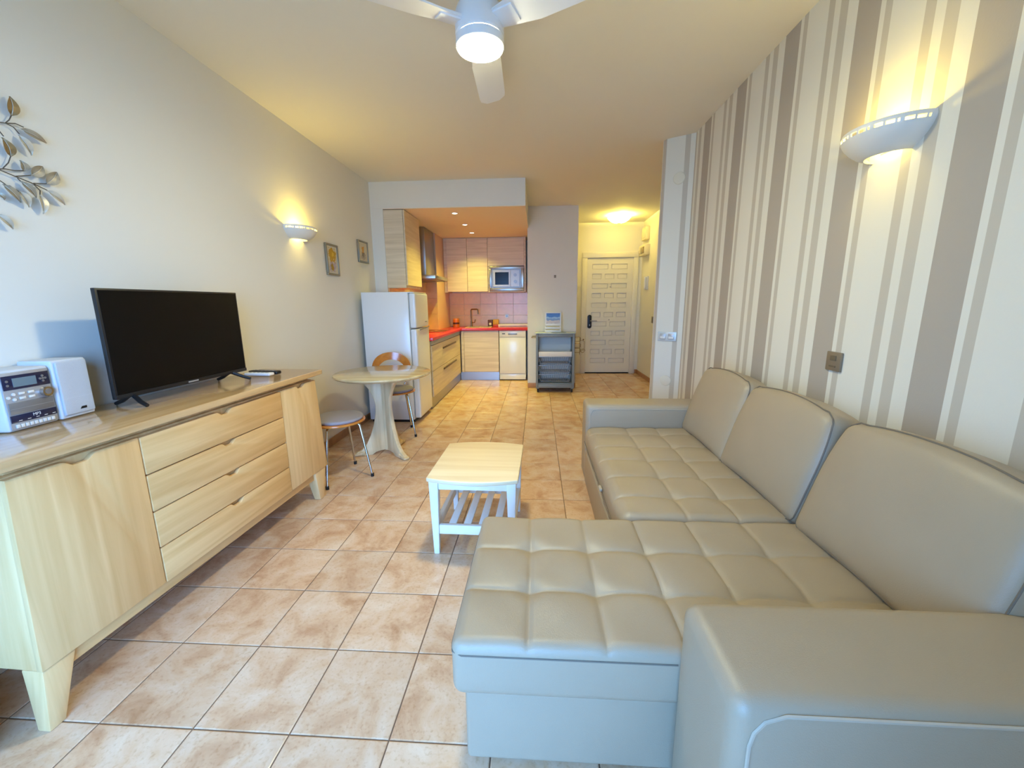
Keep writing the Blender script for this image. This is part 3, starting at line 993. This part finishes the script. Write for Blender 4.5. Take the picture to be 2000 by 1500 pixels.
# ------------------------------------------------------------------ mini hi-fi
hf = thing('hifi_unit', 'silver mini hi-fi with display and volume knob on the sideboard', 'stereo', (-.402, .318, SBZ + .001), .07)
B().rbox(-.13, -.004, -.078, .078, 0, .208, .008, (2, 2, 2)).obj('case', spk, hf)
B().box(-.004, .0, -.072, .072, .006, .200).obj('faceplate', silver, hf, bevel=.003)
B().box(.0, .0025, -.070, .070, .142, .190).obj('display_panel', navy, hf, bevel=.001)
B().box(.0025, .0035, -.042, .028, .150, .180).obj('display', lcd, hf)
for dy, dz_ in ((.040, .166), (.048, .175), (.056, .166), (.048, .157), (.048, .166), (-.058, .172), (-.058, .158)):
    B().cyl(.004, 0, .002, 10).xf(Matrix.Translation((.0024, dy, dz_)) @ Matrix.Rotation(radians(90), 4, 'Y')).obj('key', silver_d, hf)
kn = B().cyl(.017, 0, .014, 28).xf(Matrix.Translation((.0, .048, .118)) @ Matrix.Rotation(radians(90), 4, 'Y')).obj('volume_knob', chrome, hf, bevel=.002)
B().cyl(.010, .0141, .0148, 24).xf(Matrix.Translation((.0, .048, .118)) @ Matrix.Rotation(radians(90), 4, 'Y')).obj('knob_cap', silver_d, kn)
for y in (-.022, .006):
    for z in (.110, .126):
        B().box(.0, .003, y - .009, y + .009, z - .004, z + .004).obj('button', white_p, hf, bevel=.001)
for y, z in ((-.046, .126), (-.046, .108), (-.062, .117)):
    B().cyl(.005, 0, .003, 12).xf(Matrix.Translation((.0, y, z)) @ Matrix.Rotation(radians(90), 4, 'Y')).obj('button', white_p, hf)
B().box(.0, .003, -.068, .068, .058, .098).obj('cassette_door', silver_d, hf, bevel=.002)
B().box(.003, .0035, -.066, .066, .076, .0772).obj('door_line', silver, hf)
B().box(.0, .0032, -.070, .070, .030, .055).obj('label_strip', navy, hf, bevel=.001)
text('lettering', 'MP3', .014, white_p, hf, Matrix.Translation((.0034, .006, .046)) @ Matrix.Rotation(radians(90), 4, 'Z') @ Matrix.Rotation(radians(90), 4, 'X'))
for q in range(5):
    B().box(.0032, .0036, -.05 + q * .026, -.04 + q * .026, .0345, .0365).obj('mark', white_p, hf)
for q in range(9):
    B().box(.0, .004, -.06 + q * .0135, -.049 + q * .0135, .011, .023).obj('piano_key', white_p, hf, bevel=.001)
sp = thing('speaker', 'pale box speaker standing between the hi-fi and the television', 'speaker', (-.413, .462, SBZ + .001), .07)
B().rbox(-.12, .004, -.062, .062, 0, .222, .006, (2, 2, 2)).obj('cabinet', spk, sp)
B().rbox(.003, .012, -.054, .058, .012, .215, .005, (1, 4, 6)).obj('grille', grille, sp)
B().box(.0118, .0126, -.050, .054, .075, .0762).obj('grille_line', spk, sp)
B().prism([(.0, .027), (.024, .027), (.024, .036), (.006, .036)], .0118, .0132, 'x').obj('badge', black_p, sp)

# ------------------------------------------------------------------ metal leaf wall sculpture
la = thing('leaf_sculpture', 'metal leaf branch sculpture on the left wall above the hi-fi', 'wall art', (XL, .45, 1.55))
LV = [((0.549, 1.963), (0.556, 2.029), 0.40, 'b'), ((0.568, 1.928), (0.644, 1.906), 0.26, 'p'), ((0.558, 1.903), (0.585, 1.843), 0.34, 's'),
      ((0.519, 1.818), (0.505, 1.876), 0.42, 'b'), ((0.55, 1.778), (0.544, 1.814), 0.62, 'p'), ((0.568, 1.769), (0.613, 1.814), 0.42, 'p'),
      ((0.615, 1.752), (0.658, 1.807), 0.42, 'p'), ((0.532, 1.739), (0.57, 1.692), 0.34, 'p'), ((0.476, 1.714), (0.517, 1.662), 0.34, 'p'),
      ((0.519, 1.703), (0.54, 1.651), 0.42, 's'), ((0.584, 1.706), (0.582, 1.636), 0.34, 's'), ((0.611, 1.728), (0.664, 1.687), 0.32, 's'),
      ((0.44, 1.607), (0.475, 1.562), 0.36, 's'), ((0.451, 1.68), (0.47, 1.661), 0.5, 'p'),
      ((0.40, 1.95), (0.36, 2.01), .36, 'p'), ((0.37, 1.88), (0.30, 1.92), .3, 's'), ((0.35, 1.80), (0.27, 1.81), .3, 'b'), ((0.38, 1.70), (0.31, 1.66), .32, 's'),
      ((0.46, 1.97), (0.44, 2.05), .36, 'b')]
for q, (b0, t0, wr, c) in enumerate(LV):
    y0, z0 = b0
    y1, z1 = t0
    L = sqrt((y1 - y0) ** 2 + (z1 - z0) ** 2)
    ux, uz = (y1 - y0) / L, (z1 - z0) / L
    nx, nz = -uz, ux
    wv = L * wr * .68
    vs, fs = [], []
    NS = 9
    tw = (random.random() - .5) * .25
    for a in range(NS):
        t = a / (NS - 1)
        w = wv * (sin(pi * t ** .75)) ** .8 if 0 < t < 1 else .0006
        for e, s in enumerate((-1, -.5, 0, .5, 1)):
            lift = .018 + .010 * sin(pi * t) - .006 * (1 - abs(s)) + s * w * tw
            vs.append((lift, y0 + ux * L * t + nx * w * s - .45, z0 + uz * L * t + nz * w * s - 1.55))
    for a in range(NS - 1):
        for e in range(4):
            fs.append((a * 5 + e, a * 5 + e + 1, a * 5 + e + 6, a * 5 + e + 5))
    lf = B().add(vs, fs).obj('leaf', {'b': leaf_b, 'p': leaf_m, 's': leaf_g}[c], la, solid=.0012)
    B().tube([(.0155 + .010 * sin(pi * t), y0 + ux * L * t - .45, z0 + uz * L * t - 1.55) for t in (0, .25, .5, .75, .95)], .0012, 5).obj('vein', leaf_g, lf)
ST = [[(0.49, 1.918), (0.508, 1.926), (0.526, 1.93), (0.54, 1.946), (0.549, 1.963)], [(0.526, 1.93), (0.557, 1.941), (0.58, 1.938)],
      [(0.528, 1.93), (0.548, 1.926), (0.562, 1.908)], [(0.487, 1.906), (0.502, 1.897), (0.512, 1.882)], [(0.459, 1.759), (0.494, 1.77), (0.521, 1.772), (0.549, 1.78)],
      [(0.476, 1.762), (0.521, 1.752), (0.57, 1.742), (0.613, 1.729)], [(0.521, 1.753), (0.569, 1.77)], [(0.573, 1.743), (0.615, 1.753)],
      [(0.489, 1.771), (0.508, 1.794), (0.519, 1.818)], [(0.453, 1.731), (0.469, 1.726), (0.486, 1.715)], [(0.573, 1.739), (0.589, 1.722), (0.585, 1.703)],
      [(0.525, 1.748), (0.534, 1.738)], [(0.495, 1.715), (0.52, 1.701)], [(0.30, 1.62), (0.38, 1.61), (0.44, 1.607)],
      [(0.20, 1.75), (0.30, 1.74), (0.40, 1.745), (0.459, 1.759), (0.476, 1.762)], [(0.25, 1.84), (0.36, 1.88), (0.43, 1.90), (0.49, 1.918)], [(.36, 1.88), (.40, 1.95)],
      [(.40, 1.745), (.35, 1.80)], [(.36, 1.73), (.453, 1.731)], [(.43, 1.90), (.46, 1.97)], [(.43, 1.90), (.487, 1.906)]]
b = B()
for s in ST:
    b.tube([(.014, y - .45, z - 1.55) for y, z in s], .0019, 6)
b.tube([(0, -.08, .22), (.014, -.08, .19)], .003, 6)
b.obj('stems', stem_m, la)


# ------------------------------------------------------------------ wall sconces
def sconce(loc, rz, label):
    o = thing('wall_sconce', label, 'wall lamp', loc, rz, 'half-bowl wall sconces')
    prof = [(.148, .0), (.155, -.003), (.157, -.013), (.156, -.022), (.152, -.030), (.146, -.040), (.130, -.058), (.108, -.076), (.084, -.088), (.080, -.089)]
    N = 80
    vs, fs = [], []
    for r, z in prof:
        for k in range(N + 1):
            a = -pi / 2 + pi * k / N
            vs.append((r * cos(a) * .95, r * sin(a), z))
    cut = [0, 1, 1, 1, 1, 0, 1, 1, 1, 1, 0, 1, 0]
    for j in range(len(prof) - 1):
        for k in range(N):
            if j == 2 and cut[k % len(cut)] and 2 < k < N - 3:
                continue
            fs.append((j * (N + 1) + k, (j + 1) * (N + 1) + k, (j + 1) * (N + 1) + k + 1, j * (N + 1) + k + 1))
    # narrow the pierced band: two plain rings above and below the slots come from the profile rows
    B().add(vs, fs).obj('shell', ceram, o, solid=-.005)
    B().box(0, .006, -.05, .05, -.07, -.02).obj('bracket', ceram, o)
    B().rbox(.035, .065, -.045, .045, -.078, -.048, .0145, (2, 3, 2)).obj('bulb', bulb_on, o)
    l = bpy.data.lights.new('sconce_bulb', 'POINT')
    l.energy = SCON_E
    l.color = WARM
    l.shadow_soft_size = .022
    lo = bpy.data.objects.new('bulb_light', l)
    COL.objects.link(lo)
    lo.parent = o
    lo.location = (.062, 0, -.040)
    return o


sconce((XR, .745, 1.892), pi, 'glowing half-bowl ceramic sconce on the striped wallpaper')
sconce((XL, 2.315, 1.886), 0, 'glowing half-bowl ceramic sconce on the plain left wall')


# ------------------------------------------------------------------ framed pictures
def picture(y0, y1, z0, z1, label, kind):
    o = thing('framed_picture', label, 'picture', (XL, (y0 + y1) / 2, (z0 + z1) / 2), 0, 'small framed flower pictures')
    w, h = (y1 - y0) / 2, (z1 - z0) / 2
    t = .018
    B().box(0, .022, -w, w, h - t, h).box(0, .022, -w, w, -h, -h + t).box(0, .022, -w, -w + t, -h + t, h - t).box(0, .022, w - t, w, -h + t, h - t) \
        .obj('frame', frame_s, o, bevel=.003)
    B().box(.004, .012, -w + t, w - t, -h + t, h - t).obj('mat', matp, o)
    m = mat('flower_print_' + kind, lin(210, 204, 186), 0.7)
    nt = m.node_tree
    p = nt.nodes['Principled BSDF']
    tc = nt.nodes.new('ShaderNodeTexCoord')

    def blob(cy, cz, ry, rz_):
        mp = nt.nodes.new('ShaderNodeMapping')
        mp.inputs['Location'].default_value = (0, -cy / ry, -cz / rz_)
        mp.inputs['Scale'].default_value = (0, 1 / ry, 1 / rz_)
        nt.links.new(tc.outputs['Object'], mp.inputs['Vector'])
        ns = nt.nodes.new('ShaderNodeTexNoise')
        ns.inputs['Scale'].default_value = 45
        nt.links.new(tc.outputs['Object'], ns.inputs['Vector'])
        ln = nt.nodes.new('ShaderNodeVectorMath')
        ln.operation = 'LENGTH'
        nt.links.new(mp.outputs[0], ln.inputs[0])
        ad = nt.nodes.new('ShaderNodeMath')
        ad.inputs[1].default_value = -.5
        nt.links.new(ns.outputs['Fac'], ad.inputs[0])
        a2 = nt.nodes.new('ShaderNodeMath')
        a2.operation = 'MULTIPLY_ADD'
        a2.inputs[1].default_value = 2.2
        nt.links.new(ad.outputs[0], a2.inputs[0])
        nt.links.new(ln.outputs['Value'], a2.inputs[2])
        lt = nt.nodes.new('ShaderNodeMath')
        lt.operation = 'LESS_THAN'
        lt.inputs[1].default_value = 1.0
        nt.links.new(a2.outputs[0], lt.inputs[0])
        return lt
    prev = None
    bl = [(0, -.06, .06, .05, lin(176, 160, 170)), (0, .045, .07, .06, lin(190, 148, 34)), (-.01, -.07, .025, .035, lin(160, 128, 40)), (.015, .05, .025, .02, lin(214, 176, 60))] if kind == 'tall' else \
        [(0, -.05, .06, .03, lin(168, 158, 140)), (0, -.02, .03, .035, lin(120, 110, 90)), (0, .025, .036, .034, lin(206, 150, 60))]
    for cy, cz, ry, rz_, c in bl:
        mx = nt.nodes.new('ShaderNodeMix')
        mx.data_type = 'RGBA'
        nt.links.new(blob(cy, cz, ry, rz_).outputs[0], mx.inputs[0])
        if prev is None:
            mx.inputs[6].default_value = lin(206, 196, 170)
        else:
            nt.links.new(prev.outputs[2], mx.inputs[6])
        mx.inputs[7].default_value = c
        prev = mx
    nt.links.new(prev.outputs[2], p.inputs['Base Color'])
    B().box(.012, .0125, -w + t + .008, w - t - .008, -h + t + .012, h - t - .012).obj('print', m, o)


picture(2.735, 2.96, 1.555, 1.835, 'taller framed picture of yellow flowers beside the left wall sconce', 'tall')
picture(3.43, 3.68, 1.735, 1.965, 'smaller framed picture of an orange flower nearest the kitchen', 'small')

# ------------------------------------------------------------------ ceiling fan
fn = thing('ceiling_fan', 'white three-blade ceiling fan with a lit round lamp', 'ceiling fan', (1.115, 1.075, H))
B().cyl(.085, -.06, 0, 40).obj('canopy', fan_w, fn, bevel=.006)
B().lathe([(.0, -.06), (.070, -.06), (.074, -.075), (.098, -.105), (.107, -.13), (.107, -.205), (.10, -.212), (.0, -.212)], 48).obj('motor_housing', fan_w, fn)
B().lathe([(.099, -.2125), (.106, -.218), (.106, -.250), (.101, -.254)], 48).obj('lamp_collar', fan_w, fn)
B().lathe([(.101, -.2545), (.099, -.2585), (.090, -.262), (.065, -.2645), (.035, -.2655), (.0, -.266)], 48).obj('lens', lamp_on, fn)
for k in range(3):
    a = radians(91 + 120 * k)
    vs, fs = [], []
    NR = 16
    for q in range(NR + 1):
        t = q / NR
        r = .095 + t * .565
        w = .045 + .028 * min(1, t * 3.2)
        if t > .9:
            w *= sqrt(max(.02, 1 - ((t - .9) / .1) ** 2 * .75))
        for e in (-1, -.33, .33, 1):
            vs.append((r, e * w, -.165 - e * w * .24 - .006 * t))
    for q in range(NR):
        for e in range(3):
            fs.append((q * 4 + e, q * 4 + 4 + e, q * 4 + 5 + e, q * 4 + 1 + e))
    bl = B().add(vs, fs).xf(Matrix.Rotation(a, 4, 'Z')).obj('blade', fan_w, fn, solid=.007)
    B().box(.085, .19, -.042, .042, -.178, -.155).xf(Matrix.Rotation(a, 4, 'Z') @ Matrix.Translation((0, 0, -.165)) @ Matrix.Rotation(radians(-13.5), 4, 'X') @ Matrix.Translation((0, 0, .163))).obj('blade_bracket', fan_w, bl, bevel=.004)

# ------------------------------------------------------------------ coffee table
ct = thing('coffee_table', 'small cream-topped white coffee table with slatted shelf before the sofa', 'coffee table', (1.052, 1.165, 0), -.02)
pts = []
for k in range(13):
    t = k / 12 * 2 - 1
    pts.append((t * .232, -.258 - .040 * (1 - t * t)))
for k in range(13):
    t = 1 - k / 12 * 2
    pts.append((t * .232, .258 + .040 * (1 - t * t)))
B().prism(pts, .408, .43).obj('top', cofft, ct, bevel=.006, seg=3)
for sx in (-1, 1):
    for sy in (-1, 1):
        cx, cy = sx * .197, sy * .232
        B().hexa([(cx - .014, cy - .014, 0), (cx + .014, cy - .014, 0), (cx + .014, cy + .014, 0), (cx - .014, cy + .014, 0)],
                 [(cx - .024, cy - .024, .408), (cx + .024, cy - .024, .408), (cx + .024, cy + .024, .408), (cx - .024, cy + .024, .408)]).obj('leg', coffw, ct, bevel=.003)
for sy in (-1, 1):
    B().box(-.173, .173, sy * .235 - .011, sy * .235 + .011, .362, .408).obj('apron', coffw, ct, bevel=.002)
    B().box(-.178, .178, sy * .233 - .011, sy * .233 + .011, .115, .165).obj('shelf_rail', coffw, ct, bevel=.002)
for sx in (-1, 1):
    B().box(sx * .2 - .011, sx * .2 + .011, -.208, .208, .362, .408).obj('apron', coffw, ct, bevel=.002)
    B().box(sx * .2 - .011, sx * .2 + .011, -.21, .21, .115, .165).obj('shelf_rail', coffw, ct, bevel=.002)
for k in range(4):
    x = -.114 + k * .078
    B().box(x - .019, x + .019, -.235, .235, .150, .164).obj('slat', coffw, ct, bevel=.002)

# ------------------------------------------------------------------ round pedestal table
rtb = thing('round_table', 'round whitewashed pine pedestal table by the left wall', 'table', (.06, 2.375, 0))
B().lathe([(0, .69), (.375, .69), (.392, .697), (.40, .707), (.397, .717), (.388, .722), (0, .722)], 72).obj('top', washt, rtb)
for ang in (-38, 82, 202):
    prof = [(.255, 0), (.275, .012), (.262, .032), (.215, .055), (.175, .10), (.140, .17), (.108, .26), (.085, .36), (.080, .44), (.095, .52), (.130, .59), (.170, .64), (.174, .69)]
    arch = [(0, .69), (0, .036), (.05, .034), (.10, .024), (.135, 0)]
    pl_ = B().prism(prof + arch, -.018, .018, 'x')
    pl_.xf(Matrix.Rotation(radians(ang - 90), 4, 'Z')).obj('pedestal_wing', washp, rtb, bevel=.004)
    B().rbox(.19, .285, -.027, .027, 0, .045, .014, (3, 2, 2), lambda p, d: (p.x, p.y, p.z * (1 - .55 * max(0, (p.x - .19) / .095)) if p.z > .01 else p.z)) \
        .xf(Matrix.Rotation(radians(ang), 4, 'Z')).obj('foot', washp, rtb)
    B().box(.0, .18, -.028, .028, .655, .69).xf(Matrix.Rotation(radians(ang), 4, 'Z')).obj('top_bearer', washp, rtb, bevel=.004)
B().cyl(.032, .034, .66, 6).obj('centre_post', washp, rtb, bevel=.003)


# ------------------------------------------------------------------ chairs
def make_chair(label, loc, ang, leg_rot=0.0, bw_=.205):
    """ang = direction the sitter faces; local +x is forward"""
    o = thing('dining_chair', label, 'chair', loc, ang, 'plywood chairs at the round table')
    pts = []
    for k in range(40):
        a = 2 * pi * k / 40
        pts.append((.198 * cos(a) * (1.0 if cos(a) > 0 else .95), .205 * sin(a)))
    B().prism(pts, .435, .449).obj('seat', ply, o, bevel=.005)
    pp = [(x * .9 + .008, y * .9) for x, y in pts]
    B().prism(pp, .449, .474).obj('seat_pad', pad, o, bevel=.011, seg=3)
    for sx in (-1, 1):
        for sy in (-1, 1):
            lg = B().tube([(sx * .06, sy * .06, .428), (sx * .105, sy * .105, .424), (sx * .118, sy * .118, .405), (sx * .165, sy * .165, .02)], [.009, .009, .009, .008], 10).xf(Matrix.Rotation(leg_rot, 4, 'Z')).obj('leg', chrome, o)
            B().cyl(.012, 0, .024, 12, (sx * .166, sy * .166, 0)).xf(Matrix.Rotation(leg_rot, 4, 'Z')).obj('rubber_tip', rubber, lg)
    B().cyl(.075, .424, .434, 24).obj('under_plate', steel, o)
    # curved backrest with a half-moon opening
    vs, fs = [], []
    NA = 36
    RB = .30
    for layer in (0, 1):
        for loop in (0, 1):
            for k in range(NA + 1):
                t = k / NA * 2 - 1                       # -1..1 across the arch
                if loop == 0:
                    y, z = bw_ * sin(t * pi / 2), .56 + .245 * cos(t * pi / 2) ** .62
                else:
                    y, z = (bw_ - .055) * sin(t * pi / 2), .545 + .185 * cos(t * pi / 2) ** .7
                th = y / RB
                rr = RB + (.011 if layer else 0)
                x = .115 - rr * cos(th) - (z - .45) * .10
                vs.append((x, rr * sin(th), z))
    M_ = NA + 1
    ix = lambda la_, lo_, k: (la_ * 2 + lo_) * M_ + k
    for k in range(NA):
        fs.append((ix(0, 0, k), ix(0, 1, k), ix(0, 1, k + 1), ix(0, 0, k + 1)))
        fs.append((ix(1, 0, k), ix(1, 0, k + 1), ix(1, 1, k + 1), ix(1, 1, k)))
        fs.append((ix(0, 0, k), ix(0, 0, k + 1), ix(1, 0, k + 1), ix(1, 0, k)))
        fs.append((ix(0, 1, k), ix(1, 1, k), ix(1, 1, k + 1), ix(0, 1, k + 1)))
    for k in (0, NA):
        fs.append((ix(0, 0, k), ix(1, 0, k), ix(1, 1, k), ix(0, 1, k)))
    B().add(vs, fs).obj('backrest', ply, o)
    for s in (-1, 1):
        B().tube([(-.165, s * (bw_ - .037), .575), (-.175, s * .14, .50), (-.17, s * .10, .445), (-.10, s * .07, .43)], .009, 10).obj('back_support', chrome, o)
    return o


make_chair('plywood chair with grey pad half hidden behind the sideboard end', (-.115, 1.868, 0), radians(30), radians(16), .185)
make_chair('plywood chair with orange curved back between the round table and fridge', (-.045, 2.90, 0), radians(-66))

# ------------------------------------------------------------------ sofa
SL = Vector((2.2, .8, 0))
sf = thing('corner_sofa', 'large taupe leather corner sofa with tufted chaise against striped wall', 'sofa', SL)


def sp_(b, name, m=leath, **k):
    return b.xf(Matrix.Translation(-SL)).obj(name, m, sf, **k)


def tuft(xs, ys, h, zt, ex, ey):
    def f(p, d):
        if d.z < .25:
            return p
        dx = min([abs(p.x - q) for q in xs] + [9])
        dy = min([abs(p.y - q) for q in ys] + [9])
        g = lambda t: .55 * (1 - exp(-t / .0055)) + .45 * (1 - exp(-t / .032))
        z = p.z + h * (g(dx) * g(dy) - 1) * d.z
        # dimples where the seams cross
        if xs and ys:
            z -= .010 * exp(-(dx * dx + dy * dy) / .0011) * d.z
        z += .004 * sin(p.x * 23 + p.y * 5) * sin(p.y * 19) * d.z * .5
        return (p.x, p.y, z)
    return f


ZS = .437
CX = [1.35, 1.55, 1.75, 1.955, 2.166]
CY = [.335, .122]
sp_(B().rbox(1.15, 2.50, -.092, .558, .272, ZS, .030, (215, 108, 3), tuft(CX, CY, .0115, ZS, 0, 0)), 'chaise_cushion', smooth=60)
sp_(B().rbox(1.176, 2.50, -.052, .555, .02, .285, .015, (3, 3, 2)), 'chaise_base')
ring = [(1.162, -.1195), (1.70, -.1195)]
sp_(B().tube([(1.158, .52, ZS - .022), (1.1488, .46, ZS - .034), (1.1488, -.055, ZS - .034), (1.154, -.080, ZS - .034), (1.18, -.0932, ZS - .034), (1.72, -.0932, ZS - .034)], .0022, 6), 'seam', stitch)
SX, SY = [1.98, 2.18], [1.64, 1.405, 1.19, .968, .752]


def seatf(p, d):
    q = tuft(SX, SY, .0115, ZS, 0, 0)(p, d)
    # front edge slopes down and out
    if p.x < 1.80:
        t = max(0, (1.80 - p.x) / .10)
        return (q[0], q[1], q[2] - .012 * t * t if p.z > .38 else q[2])
    return q


sp_(B().rbox(1.708, 2.50, .560, 1.80, .265, ZS, .045, (125, 205, 3), seatf), 'seat_cushion', smooth=60)
sp_(B().rbox(1.712, 2.50, .556, 1.80, .03, .262, .012, (3, 3, 2)), 'pull_out_base')
sp_(B().tube([(1.703, .56, .33), (1.703, 1.78, .33)], .0022, 6), 'seam', stitch)
sp_(B().rbox(1.690, 1.706, .985, 1.035, .335, .352, .006, (1, 3, 1)), 'pull_tab', stitch_l)


def armf(p, d):
    return p


for y0, y1, zt in ((-.365, -.098, .602), (1.80, 2.035, .588)):
    sp_(B().rbox(1.712, 2.655, y0, y1, .02, zt, .035, (8, 4, 6)), 'arm')
sp_(B().tube([(1.742, -.3665, .04), (1.742, -.3665, .52), (1.748, -.3662, .548), (1.765, -.365, .570), (1.80, -.3630, .582), (2.64, -.3630, .582)], .0035, 6), 'piping', stitch_l)
sp_(B().tube([(1.742, 1.799, .42), (1.742, 1.799, .52), (1.76, 1.799, .55), (1.79, 1.80, .556), (2.4, 1.80, .556)], .002, 6), 'piping', stitch_l)
sp_(B().rbox(2.585, 2.655, -.12, 1.80, .02, .66, .03, (2, 6, 4)), 'backrest_frame')


def cushion(yc, w, h, t, lean, xf_, zf_):
    def f(p, d):
        u, v = p.y / (w / 2), (p.z - h / 2) / (h / 2)
        k = (1 - min(1, u * u)) * (1 - min(1, v * v))
        kx = (1 - abs(u) ** 3) * (1 - abs(v) ** 3)
        x = p.x
        if d.x < -.2:
            x -= .030 * max(0, kx) * -d.x
        # slim the bottom, pull corners in
        x += .035 * (1 - p.z / h) * (1 if p.x < t / 2 else -1) * .5
        y = p.y * (1 - .10 * max(0, v) ** 2)
        z = p.z * (1 - .05 * u * u) + .006 * sin(y * 14 + p.z * 9) * kx
        z += .012 * (1 - u * u)
        return (x, y, z)
    b = B().rbox(0, t, -w / 2, w / 2, 0, h, .042, (4, 26, 20), f)
    M = Matrix.Translation((xf_, yc, zf_)) @ Matrix.Rotation(radians(lean), 4, 'Y')
    o = sp_(b.xf(M), 'back_cushion', smooth=60)
    seam = []
    NN = 64
    r = .042
    hw, hh = w / 2 - .006, h
    for k in range(NN + 1):
        s = k / NN * 4
        side, q = int(s) % 4, s - int(s)
        c = [(-1, 0), (1, 0), (1, 1), (-1, 1)]
        a_, b_ = c[side], c[(side + 1) % 4]
        yy = (a_[0] + (b_[0] - a_[0]) * q) * hw
        zz_ = (a_[1] + (b_[1] - a_[1]) * q) * hh
        zz_ = min(max(zz_, .006), hh - .006)
        # round the corners of the seam
        cy_, cz_ = min(max(yy, -hw + r), hw - r), min(max(zz_, r), hh - r)
        dv = Vector((yy - cy_, zz_ - cz_))
        if dv.length > 1e-6 and abs(dv.x) > 1e-6 and abs(dv.y) > 1e-6:
            dv = dv.normalized() * r
        yy, zz_ = cy_ + dv.x, cz_ + dv.y
        seam.append(tuple(f(Vector((.014, yy * .992, .004 + zz_ * .988)), Vector((0, 0, 0)))))
    bs = B().tube(seam, .0028, 6, caps=False).xf(M)
    bs.xf(Matrix.Translation(-SL)).obj('seam', stitch, o)
    return o


cushion(1.482, .635, .475, .165, 19, 2.335, .432)
cushion(.868, .65, .475, .175, 19, 2.330, .432)
cushion(.205, .66, .480, .175, 19, 2.325, .432)

# ------------------------------------------------------------------ plates on the right-hand walls
o = thing('wall_plate', 'bronze-grey two-window plate on the striped wall above the sofa', 'wall plate', (XR, .874, 1.022))
B().box(-.011, 0, -.044, .044, -.041, .041).obj('frame', plate_g, o, bevel=.003)
B().box(-.014, -.011, -.018, .018, .004, .026).obj('module', mat('plate_dark', lin(104, 94, 76), 0.4), o, bevel=.002)
B().box(-.014, -.011, -.018, .018, -.024, -.018).obj('module_line', MATS['plate_dark'], o)
nAB = Vector((-dAB.y, dAB.x, 0))
if nAB.y > 0:
    nAB = -nAB
rzAB = atan2(nAB.y, nAB.x)
P = A2 + dAB * .128
o = thing('light_switch', 'silver double light switch on the slanted wall end', 'switch', (P.x, P.y, .975), rzAB)
B().box(0, .011, -.082, .082, -.042, .042).obj('frame', plate_w, o, bevel=.003)
for y in (-.037, .037):
    B().box(.011, .015, y - .026, y + .026, -.026, .026).obj('rocker', silver, o, bevel=.002)
    B().box(.015, .017, y - .022, y + .022, -.02, .002).obj('rocker_lower', white_p, o, bevel=.001)
for t, z, lb in ((.118, .565, 'round cream blanking cover low on the slanted wall end'), (.112, 2.315, 'round cream blanking cover high on the slanted wall end')):
    P = A2 + dAB * t
    o = thing('blank_cover', lb, 'cover plate', (P.x, P.y, z), rzAB, 'round blanking covers')
    B().lathe([(0, .009), (.030, .009), (.046, .006), (.050, 0)], 32).xf(Matrix.Rotation(radians(90), 4, 'Y')).obj('disc', mat('cover_cream', lin(222, 218, 200), 0.5) if t == .118 else MATS['cover_cream'], o)

# grey pouf just inside the lower left corner
o = thing('pouf', 'grey rounded fabric pouf edge at the lower left corner', 'pouf', (-.335, -.20, 0))
B().lathe([(0, 0), (.10, 0), (.135, .012), (.158, .045), (.165, .10), (.158, .16), (.13, .20), (.08, .215), (0, .22)], 40).obj('cover', pouf_m, o)
B().tube([(.166 * cos(a * pi / 20), .166 * sin(a * pi / 20), .10) for a in range(41)], .004, 6, caps=False).obj('piping', pouf_m, o)
